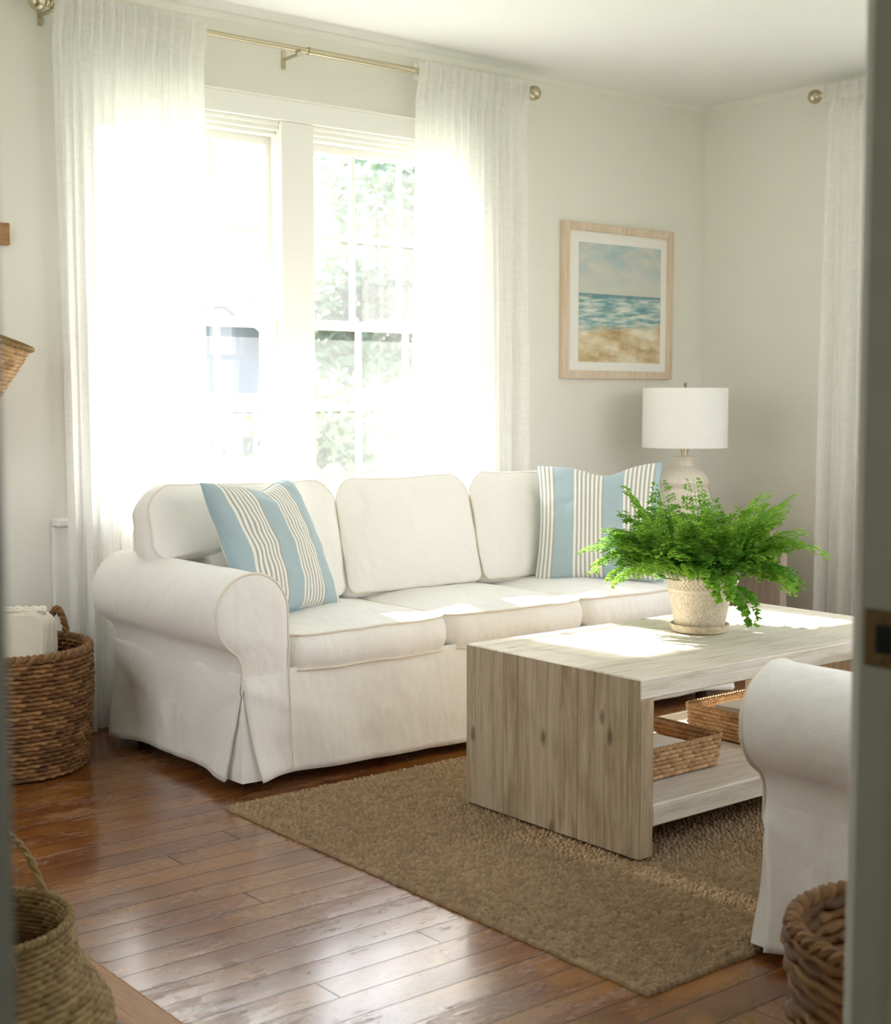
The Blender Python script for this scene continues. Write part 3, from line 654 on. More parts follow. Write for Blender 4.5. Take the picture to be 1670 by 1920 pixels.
def upholstery(root, nseat, inner, depth=.88, notch=True, seed=0, seatw=None):
    hw = inner/2; y0, y1 = -depth/2, depth/2
    S = M['slip']; Pm = M['pipe']
    # base box under cushions
    b = MB(); b.box(-hw-.15, hw+.15, y0+.012, y1-.012, .06, .332, .01); build('base', b, S, root)
    for sx in (-1, 1):
        for yy in (y0+.07, y1-.07):
            b = MB(); xc = sx*(hw+.09); b.lathe([(.022, 0), (.028, .065)], 16, (xc, yy, 0)); build('foot', b, M['feet'], root)
    # arms
    for sx in (-1, 1):
        prof = roll_arm(depth, 0); rows = []; ys = [y0, y0+.002]+[y0+.02+(depth-.06)*k/22 for k in range(23)]+[y1-.012, y1-.01]
        def pt(p, y, s=1.0, cen=(.11, .5)):
            x = cen[0]+(p[0]-cen[0])*s; z = cen[1]+(p[1]-cen[1])*s
            w = .0022*nz((x, y, z), 11, seed+2)+.0035*nz((x, y, z), 5, seed)
            return (sx*(hw+x+w), y, z+w)
        def pinch(y): return 1.0
        for y in ys: rows.append([pt(p, y) for p in prof])
        b = MB(); b.grid(rows, flip=(sx > 0))
        # front face: puffed panel
        F = []
        for k in range(9):
            s = 1-k/8; bul = .018*(1-s*s)**.5
            F.append([(lambda q: (q[0], y0-bul*max(0, min(1, (q[2]-.34)/.10)), q[2]))(pt(p, y0, max(s, .0), (.10, .46))) for p in prof])
        b.grid(F, flip=(sx < 0), closed_u=True)
        Bk = [[(lambda q: (q[0], y1-.01, q[2]))(pt(p, y1, max(1-k/3, .01), (.10, .46))) for p in prof] for k in range(4)]
        b.grid(Bk, flip=(sx > 0), closed_u=True)
        arm = build('arm', b, S, root, sharp=1.1)
        pp = [pt(p, y0) for p in prof[1:]]
        b = MB(); b.tube([(p[0], y0-.001, p[2]) for p in pp], .0042, 7); build('piping', b, Pm, arm)
    # backrest
    bx = hw+.10
    out = round_poly([(-bx, .30), (bx, .30), (bx, .765), (-bx, .765)], [.01, .01, .06, .06])
    b, pf, pb = cushion([Vector(p) for p in out], .13, .012, .012, lambda v: (v[0], v[1]+y1-.085, v[2]), seed=seed)
    build('backrest', b, S, root)
    # seat cushions
    sw = inner/nseat
    for k in range(nseat):
        xa = -hw+sw*k+.004; xb = xa+sw-.008; xc = (xa+xb)/2
        fy0, fy1 = y0-.004, y1-.16
        o2 = round_poly([(xa-xc, fy0), (xb-xc, fy0), (xb-xc, fy1), (xa-xc, fy1)], [.045, .045, .03, .03])
        zc = .333+.060
        def tf(v, xc=xc, k=k):
            # v: x, y(thickness; front=-), z(depth)
            z = zc-v[1]
            sag = .010*math.cos(v[0]/(sw/2)*PI/2)
            return (xc+v[0], v[2]+(-.012*math.cos(v[0]/(sw/2)*PI/2) if v[2] < y0+.1 else 0), z-(.006 if v[1] > 0 else 0)*0)
        b, pf, pb = cushion([Vector(p) for p in o2], .108, .030, .0, tf, seed=seed+k*5, side=.014, wr=.0045, power=.75)
        c = build('seat_cushion', b, S, root)
        for q in (pf, pb):
            b = MB(); b.tube(q, .004, 6, closed=True); build('piping', b, Pm, c)
    # back cushions
    for k in range(nseat):
        bnd = [-hw+.004, -hw+sw-.085, -hw+2*sw-.085, hw-.06] if nseat == 3 else [-hw, hw]
        xa = bnd[k]+.006; xb = bnd[k+1]-.006; zt = .875-.452; ov = .20
        if nseat == 1 or not notch:
            pts = [(xa, 0), (xb, 0), (xb, zt), (xa, zt)]; rad = [.03, .03, .075, .075]
        elif k == 0:
            pts = [(xa, 0), (xb, 0), (xb, zt), (xa-ov, zt), (xa-ov, .180), (xa, .172)]; rad = [.03, .03, .075, .075, .045, .02]
        elif k == 9:
            pts = [(xa, 0), (xb, 0), (xb, .205), (xb+ov, .205), (xb+ov, zt), (xa, zt)]; rad = [.03, .03, .02, .045, .075, .075]
        else: pts = [(xa, 0), (xb, 0), (xb, zt), (xa, zt)]; rad = [.03, .03, .075, .075]
        xc = (xa+xb)/2
        o2 = [Vector((p[0]-xc, p[1])) for p in round_poly(pts, rad)]
        th = math.radians(22); D = .112
        def tf(v, xc=xc, k=k):
            x, y, z = v
            dip = -.008*math.cos(max(-1, min(1, x/(sw*.42)))*PI/2) if z > zt*.6 else 0
            z = z+dip*max(0, (z-zt*.6)/(zt*.4))
            yy = y*math.cos(th)+z*math.sin(th); zz = z*math.cos(th)-y*math.sin(th)*.6
            return (xc+x+.045*(z/zt)*(1 if nseat > 1 else 0), yy+y1-.325, zz+.466)
        b, pf, pb = cushion(o2, D, .035, .02, tf, seed=seed+30+k*7, side=.014, wr=.006, power=.6)
        c = build('back_cushion', b, S, root)
        for q in (pf, pb):
            bb_ = MB(); bb_.tube(q, .0036, 6, closed=True); build('piping', bb_, Pm, c)
    # skirt with inverted corner pleats, hem just above the floor
    X = hw+.161; zt_s, zt_f, zb = .352, .331, .034
    ring = []
    # points: (base xy, outward dir, pleat flag)
    def seg(p, q, nrm, n, zt):
        for i in range(n):
            s = i/(n-1); ring.append((p[0]+(q[0]-p[0])*s, p[1]+(q[1]-p[1])*s, nrm, zt, s))
    e = .003
    sides = [((-X, y1), (-X, y0), (-1, 0), 60, zt_s), ((-X, y0), (X, y0), (0, -1), int(60*X*2), zt_s),
             ((X, y0), (X, y1), (1, 0), 60, zt_s), ((X, y1), (-X, y1), (0, 1), 40, zt_s)]
    def sidecol(p, nrm, s, L, zt, si):
        col = []; ca = Vector((nrm[0], nrm[1])); tx = Vector((-nrm[1], nrm[0]))
        for j in range(19):
            t = j/18; z = zt-(zt-zb)*t
            edge = min(s, 1-s)*L
            flare = .018*t**1.5+.018*t*t*math.exp(-edge/.10)
            fold = .010*t*math.sin(edge*22+si*1.3)*math.exp(-edge/.30)+.012*t*nz((p[0], p[1], z*.4), 4.5, seed+si)+.003*nz((p[0]*1, p[1], z), 14, seed)
            crease = .006*math.exp(-((z-zt+.05+edge*.35)/.014)**2)*math.exp(-edge/.25) - .004*math.exp(-((z-zt+.07+edge*.5)/.012)**2)*math.exp(-edge/.25)
            pull = t*.020*math.exp(-edge/.02)*(-1) # opens at the pleat
            q = Vector(p)+ca*(flare+fold*min(1, t*2)-.0050*max(0, 1-t/.14)+crease*min(1, t*4)+.008*t*math.sin(15*edge-6*t+si)*math.exp(-edge/.35))
            hem = .014*math.sin(s*L*3.1+si*2)*t*.5 - .006*t*math.exp(-edge/.08)
            col.append((q[0], q[1], z+hem))
        return col
    pl_inner = []
    b = MB(); firsts = []
    for si, (p, q, nrm, n, zt) in enumerate(sides):
        L = (Vector(q)-Vector(p)).length; cols = []
        for i in range(n):
            s = i/(n-1); pt = (p[0]+(q[0]-p[0])*s, p[1]+(q[1]-p[1])*s)
            c = sidecol(pt, nrm, s, L, zt, si)
            # slide the panel ends away from the corner towards the hem
            dirv = Vector(((q[0]-p[0])/L, (q[1]-p[1])/L)); edge = min(s, 1-s)*L
            sh = .034*math.exp(-edge/.12)*(1 if s < .5 else -1)
            c = [(v[0]+dirv[0]*sh*(j/18)**1.0, v[1]+dirv[1]*sh*(j/18), v[2]) for j, v in enumerate(c)]
            cols.append(c)
        b.grid(cols, flip=True); firsts.append((cols[0], cols[-1]))
    skirt = build('skirt', b, S, root, sharp=1.2)
    sm = skirt.modifiers.new('cloth_thickness', 'SOLIDIFY'); sm.thickness = .003
    for si in range(4):
        b = MB(); a = firsts[si][1]; c = firsts[(si+1) % 4][0]
        cen = Vector((sides[si][1][0]*.93, sides[si][1][1]*.93))
        rows = []
        for j in range(19):
            A, Cc = Vector(a[j]), Vector(c[j]); t = j/18
            inn = Vector((-math.copysign(1, A.x), -math.copysign(1, A.y), 0))*.030*t
            mid = (A+Cc)/2+Vector((math.copysign(1, A.x), math.copysign(1, A.y), 0))*.012*t
            rows.append([A, A+inn*.8, mid*1.0, Cc+inn*.8, Cc])
        b.grid(rows); build('skirt_pleat', b, S, root)
    # vertical front seams below the arms
    for sx in (-1, 1):
        b = MB(); pts = []
        for j in range(14):
            t = j/13; z = .36-(.36-.045)*t
            pts.append((sx*hw, y0-.004-.018*t, z))
        b.tube(pts, .0022, 6); build('seam', b, Pm, skirt)
    return root
sofa = thing('sofa', 'long white slipcovered three-seat sofa with rolled arms below the window', 'sofa', (3.172, 3.925, 0))
upholstery(sofa, 3, 1.86, .83, True, 0)
chair = thing('armchair', 'white slipcovered armchair with a rolled arm at the right edge, facing the coffee table', 'armchair', (2.745, 1.385, 0), PI)
chair.scale = (.965, .965, .950)
upholstery(chair, 1, .60, .84, False, 50)

# throw pillows
def pillow(name, label, cen, right, up, size, T, phase, seed, period=.2, flop=0):
    right = Vector(right).normalized(); up = Vector(up); up = (up-right*up.dot(right)).normalized(); nrm = right.cross(up) # points to viewer if right x up = -y
    n = 44; V = []; U = []; F = []
    def pnt(u, v, sgn):
        x = size/2*u*(1-.075*(1-v*v)); z = size/2*v*(1-.075*(1-u*u))
        e = max(0, (1-u*u))*max(0, (1-v*v))
        d = T*e**.42
        d += .008*nz((u*2, v*2, sgn), 2.2, seed)*e**.2+.0015*nz((u*3, v*3, sgn), 3, seed)*e**.1
        # dent at top middle
        z -= flop*math.exp(-((u-.1)/.35)**2)*max(0, v)**2*size*.5
        return (x, sgn*max(d, .0), z)
    for sgn in (-1, 1):
        o0 = len(V)
        for j in range(n+1):
            for i in range(n+1):
                u = math.sin(PI/2*(2*i/n-1)); v = math.sin(PI/2*(2*j/n-1))
                V.append(pnt(u, v, sgn)); U.append(((size/2*u+phase)/period+(0 if sgn < 0 else .15), v))
        for j in range(n):
            for i in range(n):
                q = [o0+j*(n+1)+i, o0+j*(n+1)+i+1, o0+(j+1)*(n+1)+i+1, o0+(j+1)*(n+1)+i]
                F.append(q if sgn < 0 else q[::-1])
    me = bpy.data.meshes.new(name+'_cover')
    Mx = Matrix((( right.x, -nrm.x, up.x, 0), (right.y, -nrm.y, up.y, 0), (right.z, -nrm.z, up.z, 0), (0, 0, 0, 1)))
    # columns: local x->right, local y->-nrm (back), local z->up
    Mx = Matrix(((right.x, -nrm.x, up.x), (right.y, -nrm.y, up.y), (right.z, -nrm.z, up.z)))
    me.from_pydata(V, [], F); me.update()
    uvl = me.uv_layers.new(name='UVMap')
    for l in me.loops: uvl.data[l.index].uv = U[l.vertex_index]
    me.polygons.foreach_set('use_smooth', [True]*len(me.polygons)); me.materials.append(M['stripe'])
    root = thing(name, label, 'pillow', cen, 0, 'striped throw pillows')
    root.rotation_mode = 'QUATERNION'; root.rotation_quaternion = Mx.to_quaternion()
    c = bpy.data.objects.new('cover', me); link(c, root)
    edge = []
    for (u0, v0, u1, v1) in ((-1, -1, 1, -1), (1, -1, 1, 1), (1, 1, -1, 1), (-1, 1, -1, -1)):
        for k in range(24):
            s = k/24; u = math.sin(PI/2*(2*s-1)) if True else 0
            uu = u0+(u1-u0)*s; vv = v0+(v1-v0)*s; p = pnt(uu, vv, -1); edge.append((p[0], 0, p[2]))
    b = MB(); b.tube(edge, .0035, 6, closed=True); build('piping', b, M['bluepipe'], root)
    return root
pillow('throw_pillow', 'blue and white striped pillow leaning on the left arm of the sofa', (2.415, 3.865, .675), (.939, .343, -.013), (-.137, .41, .902), .47, .085, .075, 4, flop=.12)
pillow('throw_pillow', 'blue and white striped pillow at the right end of the sofa, behind the fern', (3.845, 3.805, .680), (.652, -.757, .034), (.304, .303, .903), .485, .09, .075+.10, 9, flop=.16)

# ------------------------------------------------------------------ weave helper
def weave(path, L, prof, rows, cells, amp, inward=.012, sub=6, vsub=6, seed=0, lip=.008, jitter=.35):
    """path(s)->(x,y,nx,ny) for s in 0..1 at scale r; prof(v)->(scale,z); outer + inner wall of alternating strands"""
    rr = np.random.default_rng(seed); nu = cells*sub; nv = rows*vsub
    tone_c = rr.random((rows+1, cells+1)); jit = rr.uniform(-jitter, jitter, (rows+1,)); amps = rr.uniform(.65, 1.25, (rows+1, cells+1))
    b = MB()
    for side in (1, -1):
        P = []; T = []
        for j in range(nv+1):
            v = j/nv; rv = v*rows; r_i = min(rows-1, int(rv)); fv = rv-r_i
            row = []
            sc, z = prof(v)
            for i in range(nu):
                u = i/nu; cu = u*cells+.5*(r_i % 2)+jit[r_i]*.5; c_i = int(cu) % cells; fu = cu-int(cu)
                hgt = (max(0, math.sin(PI*fv))**.6)*(.35+.65*max(0, math.sin(PI*fu))**.8)*amps[r_i][c_i]
                x, y, nx, ny = path(u, sc)
                off = amp*hgt*side-(0 if side > 0 else inward)
                zz = z+amp*.35*math.sin(TAU*fu)*(.5-abs(fv-.5))*2
                row.append((x+nx*off, y+ny*off, zz)); T.append(float(tone_c[r_i][c_i]))
            P.append(row)
        b.grid(P, closed_u=True, tone=T, flip=(side < 0))
    # bottom
    sc, z = prof(0); ring = [path(i/48, sc)[:2] for i in range(48)]
    cx = sum(p[0] for p in ring)/48; cy = sum(p[1] for p in ring)/48
    b.add([(x, y, z+.004) for x, y in ring]+[(cx, cy, z+.004)], [(i, (i+1) % 48, 48) for i in range(48)])
    return b
def circ(u, sc): a = TAU*u; return (sc*math.cos(a), sc*math.sin(a), math.cos(a), math.sin(a))
def rim_rope(path, sc, z, rad, seed=0, n=150, strands=2, twist=22, dz=None):
    b = MB()
    for s_ in range(strands):
        pts = []
        for i in range(n*2):
            u = i/(n*2); x, y, nx, ny = path(u, sc); a = TAU*twist*u+TAU*s_/strands
            pts.append((x+nx*math.cos(a)*rad*.5, y+ny*math.cos(a)*rad*.5, z+math.sin(a)*rad*.5+(dz(u) if dz else 0)))
        b.tube(pts, rad*.72, 6, closed=True, tone=.35+.3*s_)
    return b

# tall basket with folded throws, left of the sofa
BK = (1.660, 4.235)
t = thing('wicker_basket', 'tall brown woven basket with a looped handle on the floor left of the sofa', 'basket', (BK[0], BK[1], 0))
b = weave(circ, 1, lambda v: (.238+.022*v+.010*math.sin(PI*v), .004+.372*v), 27, 42, .011, seed=2)
build('basket_body', b, M['hyacinth'], t)
b = rim_rope(circ, .256, .378, .013, twist=40); build('rim', b, M['hyacinth'], t)
for (ang,) in ((28,), (208,)):
    b = MB(); a0 = math.radians(ang)
    for s_ in range(2):
        pts = []
        for k in range(41):
            q = k/40; a = a0+(q-.5)*.36
            r = .257; zz = .34+.125*max(0, math.sin(PI*q))**.75
            w = TAU*8*q+PI*s_
            pts.append((math.cos(a)*(r+.006*math.cos(w)), math.sin(a)*(r+.006*math.cos(w)), zz+.006*math.sin(w)))
        b.tube(pts, .0085, 7, tone=.35+.3*s_)
    build('handle', b, M['hyacinth'], t)
def folded(root, w, d, h, layers, seed, name='fold', mat=None):
    lt = h/layers
    for k in range(layers):
        out = [Vector(p) for p in round_poly([(-w/2, -d/2), (w/2, -d/2), (w/2, d/2), (-w/2, d/2)], [.025]*4)]
        b, pf, pb = cushion(out, lt*.8, lt*.12, lt*.12, lambda v, k=k: (v[0], v[2], lt*(k+.5)+v[1]), seed=seed+k, wr=.004, side=lt*.25, nr=8)
        build(name, b, mat or M['towel'], root)
# upright rolled throw with a fringed edge
t = thing('folded_throw', 'cream throw with a knotted fringe standing upright in the tall basket', 'throw blanket', (1.715, 4.235, .14), math.radians(-39))
out = [Vector(p) for p in round_poly([(-.135, 0), (.088, 0), (.088, .345), (-.135, .345)], [.02, .02, .03, .03])]
for k in range(3):
    b, pf, pb = cushion(out, .038, .008, .008, lambda v, k=k: (v[0], v[1]-.045+k*.045, v[2]-.006*k), seed=k, wr=.005, side=.012, nr=10)
    build('fold', b, M['towel'], t)
b = MB(); rr = random.Random(5)
for k in range(9):
    x = -.122+.025*k
    for m_ in range(3):
        a = rr.uniform(0, TAU); pts = []
        for q in range(14):
            w = q/13*TAU
            pts.append((x+.011*math.cos(w), -.05+.012*math.sin(w)*math.cos(a)+.006*m_, .352+.007*math.sin(w)+.003*m_))
        b.tube(pts, .0055, 6, tone=.6)
build('fringe', b, M['fringe'], t)
t = thing('folded_throw', 'ribbed cream throw lying low in the front of the tall basket', 'throw blanket', (1.60, 4.165, .305), math.radians(-39))
b = MB(); P = []
for i in range(50):
    s = i/49; row = []
    for j in range(28):
        a = TAU*j/28; rad = .062*(1+.06*math.sin(s*TAU*13))
        row.append((-.10+.20*s, math.cos(a)*rad*.9, .03+math.sin(a)*rad*.8-.02*s))
    P.append(row)
b.grid(P, closed_u=True); b.add([P[0][j] for j in range(28)], [tuple(range(28))]); b.add([P[-1][j] for j in range(28)], [tuple(range(27, -1, -1))])
build('roll', b, M['towel'], t)

# bellied seagrass basket on the hearth
t = thing('belly_basket', 'bellied seagrass basket with a thin loop handle in the lower left corner', 'basket', (.798, 2.195, .005))
def bprof(v):
    z = .300*v
    r = .13+.088*math.sin(PI*min(1, v*1.02)**.85)**.9 if v < .9 else 0
    r = .150+.068*math.exp(-((v-.42)/.30)**2)
    return (r-.01*max(0, .15-v)/.15*4*.5, z)
b = weave(circ, 1, bprof, 34, 46, .0045, inward=.006, seed=4, sub=5, vsub=4)
build('basket_body', b, M['seagrass'], t)
b = rim_rope(circ, .152, .301, .007, twist=44); build('rim', b, M['seagrass'], t)
for ang in (55, 235):
    b = MB(); a0 = math.radians(ang)
    for s_ in range(2):
        pts = []
        for k in range(41):
            q = k/40; a = a0+(q-.5)*1.3; w = TAU*9*q+PI*s_
            pts.append((math.cos(a)*(.154+.004*math.cos(w)), math.sin(a)*(.154+.004*math.cos(w)), .27+.135*max(0, math.sin(PI*q))**.8+.004*math.sin(w)))
        b.tube(pts, .0045, 6, tone=.4+.3*s_)
    build('handle', b, M['seagrass'], t)

# chunky basket at the lower right
t = thing('chunky_basket', 'chunky round woven basket holding a blue and white cloth beside the armchair', 'basket', (1.935, 1.185, 0))
b = weave(circ, 1, lambda v: (.188+.022*v, .004+.312*v), 15, 20, .016, seed=6)
build('basket_body', b, M['hyacinth'], t)
b = rim_rope(circ, .205, .320, .013, twist=30); build('rim', b, M['hyacinth'], t)
def crumple(name, label, cen, r, mat, seed, sc=(1, 1, .6)):
    b = MB(); P = []
    for i in range(30):
        th = PI*i/29; row = []
        for j in range(44):
            ph = TAU*j/44; d = Vector((math.sin(th)*math.cos(ph), math.sin(th)*math.sin(ph), math.cos(th)))
            q = 1+.35*noise.noise(d*2.4+Vector((seed, 0, 0)))+.18*abs(noise.noise(d*6+Vector((0, seed, 0))))
            row.append((d.x*r*q*sc[0], d.y*r*q*sc[1], d.z*r*q*sc[2]))
        P.append(row)
    b.grid(P, closed_u=True, flip=True); o = build(name, b, mat, sharp=3); o.location = cen; tag(o, label, 'cloth'); return o
crumple('folded_cloth', 'crumpled pale blue cloth inside the chunky basket', (1.935, 1.16, .175), .11, M['bluecloth'], 3)
crumple('folded_cloth', 'crumpled white cloth lying over the blue one in the chunky basket', (1.915, 1.265, .21), .07, M['shade'], 8)

# hanging basket and peg rail on the back wall
t = thing('peg_rail', 'warm oak rail end on the wall at the left edge of the view', 'peg rail', (1.45, YB-.012, 1.696))
b = MB(); b.box(.95, 1.838, YB-.024, YB-.001, 1.660, 1.733, .003); build('board', b, M['peg'], t, world=True)
for xp in (1.15, 1.47):
    b = MB(); b.lathe([(.011, 0), (.009, -.03), (.009, -.055), (.016, -.06), (.017, -.07), (.006, -.078), (.0005, -.079)], 16, (xp, YB-.024, 1.69), axis='Y'); build('peg', b, M['peg'], t, world=True)
t = thing('hanging_basket', 'tapered tan herringbone basket hanging tilted on the wall at the left edge', 'basket', (1.497, 4.415, .975))
t.rotation_euler = (math.radians(12), math.radians(17), 0)
ell = lambda u, sc: (sc*math.cos(TAU*u), sc*.62*math.sin(TAU*u), math.cos(TAU*u), math.sin(TAU*u))
b = weave(ell, 1, lambda v: (0.075+.12*v**.85, .42*v), 32, 40, .004, inward=.006, seed=9, sub=5, vsub=4)
build('basket_body', b, M['palm'], t)
b = rim_rope(ell, .196, .422, .008, twist=50); build('rim', b, M['seagrass'], t)
bpy.context.view_layer.update(); mw = t.matrix_world
pa, pb, pk = mw @ Vector((-.13, .088, .42)), mw @ Vector((.10, .10, .42)), Vector((1.47, YB-.06, 1.709))
b = MB(); b.tube([(1-q/24)**2*pa+2*(q/24)*(1-q/24)*(2*pk-(pa+pb)/2)+(q/24)**2*pb for q in range(25)], .005, 6); build('handle', b, M['seagrass'], t, world=True)

# ------------------------------------------------------------------ rug
def rug():
    x0, x1, y0, y1 = 1.955, 4.40, 1.792, 3.402
    d = .0024; nx = int((x1-x0)/d); ny = int((y1-y0)/d)
    X, Y = np.meshgrid(np.linspace(x0, x1, nx), np.linspace(y0, y1, ny))
    rw = .0128; cw = .0160
    rr = np.random.default_rng(3)
    def lo(seed, f):
        g = np.random.default_rng(seed); s = 0
        for _ in range(6):
            a, b_, p = g.uniform(-f, f), g.uniform(-f, f), g.uniform(0, TAU); s = s+np.sin(a*X+b_*Y+p)
        return s/6
    Yw = Y+.004*lo(1, 30)+.0020*lo(5, 90); ri = np.floor((Yw-y0)/rw).astype(int); fv = (Yw-y0)/rw-ri
    offs = rr.random(ri.max()+3)
    wid = .8+.5*rr.random(ri.max()+3)
    Xw = X+.004*lo(2, 40)+.0022*lo(6, 110); cu = (Xw-x0)/(cw*wid[ri])+offs[ri]*5; ci = np.floor(cu).astype(int); fu = cu-ci
    A = rr.uniform(.5, 1.2, (ri.max()+3, 256)); tn = rr.random((ri.max()+3, 256))
    am = A[ri, ci % 256]; tone = tn[ri, ci % 256]
    hgt = (np.clip(np.sin(PI*fv), 0, 1)**.6)*(np.clip(np.sin(PI*fu), 0, 1)**.6)*am
    Z = .0045+.0110*hgt+.0012*lo(4, 14)
    edge = np.minimum(np.minimum(X-x0, x1-X), np.minimum(Y-y0, y1-Y))
    Z = np.where(edge < .012, .003+.011*np.sqrt(np.clip(edge/.012, 0, 1))*(.45+.55*hgt), Z); Z = np.where(edge < 1e-6, 0.0, Z)
    # ragged edge
    wob = .0035*lo(8, 120)
    X2 = np.where((X-x0) < .02, X+wob, X); X2 = np.where((x1-X) < .02, X+wob, X2)
    Y2 = np.where((Y-y0) < .02, Y+wob+.002*np.sin(X*330), Y)
    ox, oy = (x0+x1)/2, (y0+y1)/2
    co = np.stack([X2-ox, Y2-oy, Z+.0008], -1).reshape(-1, 3).astype(np.float32)
    idx = np.arange(nx*ny).reshape(ny, nx)
    F = np.stack([idx[:-1, :-1], idx[:-1, 1:], idx[1:, 1:], idx[1:, :-1]], -1).reshape(-1)
    me = bpy.data.meshes.new('jute_rug'); nf = len(F)//4
    me.vertices.add(len(co)); me.vertices.foreach_set('co', co.ravel())
    me.loops.add(len(F)); me.loops.foreach_set('vertex_index', F.astype(np.int32))
    me.polygons.add(nf); me.polygons.foreach_set('loop_start', np.arange(0, nf*4, 4, dtype=np.int32))
    me.update(calc_edges=True)
    me.polygons.foreach_set('use_smooth', [True]*nf)
    a = me.attributes.new('tone', 'FLOAT', 'POINT'); streak = .5+.5*lo(9, 9)
    a.data.foreach_set('value', (tone*.45+.25*streak+.15+.18*(hgt-.5)).ravel().astype(np.float32))  # tone drops between nubs: occlusion shade put into the colour
    me.materials.append(M['jute'])
    o = bpy.data.objects.new('jute_rug', me); link(o); o.location = (ox, oy, 0)
    tag(o, 'natural jute boucle rug on the floorboards under the coffee table', 'rug')
rug()

# ------------------------------------------------------------------ coffee table
TX0, TX1, TY0, TY1, TZ0, TZ1 = 2.497, 3.768, 2.322, 2.985, .017, .469
t = thing('coffee_table', 'whitewashed plank coffee table with solid ends and a low shelf, on the jute rug', 'coffee table', ((TX0+TX1)/2, (TY0+TY1)/2, TZ0))
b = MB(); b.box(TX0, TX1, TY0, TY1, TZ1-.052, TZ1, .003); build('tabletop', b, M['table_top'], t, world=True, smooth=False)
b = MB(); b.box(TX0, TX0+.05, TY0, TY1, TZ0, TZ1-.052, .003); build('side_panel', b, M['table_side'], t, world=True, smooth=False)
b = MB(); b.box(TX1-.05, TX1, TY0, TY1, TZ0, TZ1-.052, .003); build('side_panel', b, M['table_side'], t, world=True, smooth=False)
# the end boards run right up to the top surface like in the mitred original
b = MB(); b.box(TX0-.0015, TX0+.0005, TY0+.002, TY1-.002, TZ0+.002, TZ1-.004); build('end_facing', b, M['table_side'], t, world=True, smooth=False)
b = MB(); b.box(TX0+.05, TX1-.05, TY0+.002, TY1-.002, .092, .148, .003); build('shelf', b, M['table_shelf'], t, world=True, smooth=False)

def rrect(hx, hy, r):
    pts = round_poly([(-hx, -hy), (hx, -hy), (hx, hy), (-hx, hy)], [r]*4, 6, .004); P = [Vector(p) for p in pts]; L = [0]
    for i in range(len(P)): L.append(L[-1]+(P[(i+1) % len(P)]-P[i]).length)
    def path(u, sc=1):
        s = (u % 1)*L[-1]
        import bisect
        i = min(len(P)-1, bisect.bisect_right(L, s)-1); a, c = P[i], P[(i+1) % len(P)]
        f = (s-L[i])/max(1e-9, L[i+1]-L[i]); p = a+(c-a)*f; tt = (c-a).normalized() if (c-a).length > 1e-9 else Vector((1, 0))
        return (p[0]*sc, p[1]*sc, tt[1], -tt[0])
    return path
def tray_basket(label, cx, cy, hx, hy, seed, h=.085, rows=6):
    t = thing('tray_basket', label, 'basket', (cx, cy, .1485), 0, 'shallow baskets on the table shelf')
    p = rrect(hx, hy, .02)
    b = weave(p, 1, lambda v: (.96+.04*v, .003+h*v), rows+1, int((hx+hy)*4/.027), .0065, inward=.009, seed=seed, sub=6, vsub=6)
    build('basket_body', b, M['hyacinth_light'], t)
    b = rim_rope(p, 1.0, h+.002, .0055, twist=60, strands=2); build('rim', b, M['hyacinth_light'], t)
    return t
tray_basket('shallow woven basket on the table shelf nearest the table end, with a magazine in it', 2.785, 2.625, .195, .165, 21)
tray_basket('shallow woven basket farther along the table shelf, partly hidden by the armchair', 3.385, 2.625, .195, .165, 22)
def book(label, cx, cy, cz, w, d, h, rz, name='magazine', grp=None):
    t = thing(name, label, 'book', (cx, cy, cz), rz, grp)
    b = MB(); b.box(-w/2+.002, w/2-.002, -d/2+.002, d/2-.002, .0015, h-.0015); build('pages', b, M['book_pages'], t, smooth=False)
    b = MB(); b.box(-w/2, w/2, -d/2, d/2, h-.0015, h, .0004); b.box(-w/2, w/2, -d/2, d/2, 0, .0015, .0004); b.box(-w/2, -w/2+.0015, -d/2, d/2, 0, h, .0004); build('cover', b, M['book_cover'], t, smooth=False)
    return t
k = book('pale magazine lying on top in the nearer shelf basket', 2.73, 2.585, .205, .27, .21, .022, .06)
b = MB(); # faint printed oval motif on the cover
for q in range(3):
    b.tube([(.03+(.035-.009*q)*math.cos(TAU*i/24), -.01+(.026-.007*q)*math.sin(TAU*i/24), .0222) for i in range(24)], .0007, 4, closed=True)
build('cover_motif', b, plain('cover_ink', C4(140, 140, 136), .5), k)
book('thick cream book below the magazine in the nearer shelf basket', 2.735, 2.59, .157, .25, .20, .046, .0, 'book')
book('white book lying in the farther shelf basket', 3.39, 2.63, .205, .25, .21, .028, .05, 'book')
book('thick cream book below the white one in the farther basket', 3.385, 2.625, .157, .26, .22, .046, 0, 'book')

# ------------------------------------------------------------------ potted fern
FC = Vector((3.168, 2.715, TZ1))
t = thing('potted_fern', 'bushy green maidenhair fern in a speckled clay pot on the coffee table', 'potted plant', FC)
b = MB(); b.lathe([(.001, .0), (.074, .0), (.082, .004), (.087, .018), (.088, .024), (.084, .025), (.080, .018), (.074, .010), (.001, .009)], 56); build('saucer', b, M['saucer'], t)
b = MB(); pp = [(.001, .011), (.069, .011), (.073, .016), (.0935, .124), (.0955, .128), (.0955, .131), (.099, .158), (.103, .163), (.1075, .166), (.1085, .171), (.106, .176), (.099, .176), (.096, .165), (.090, .155), (.001, .155)]
b.lathe(pp, 72); build('pot', b, M['pot'], t)
b = MB(); P = []
for i in range(9):
    r = .092*i/8+.0005; P.append([(r*math.cos(TAU*j/40), r*math.sin(TAU*j/40), .157+.012*nz((r*math.cos(TAU*j/40), r*math.sin(TAU*j/40), 0), 60)) for j in range(40)])
b.grid(P, closed_u=True); build('soil', b, M['soil'], t)
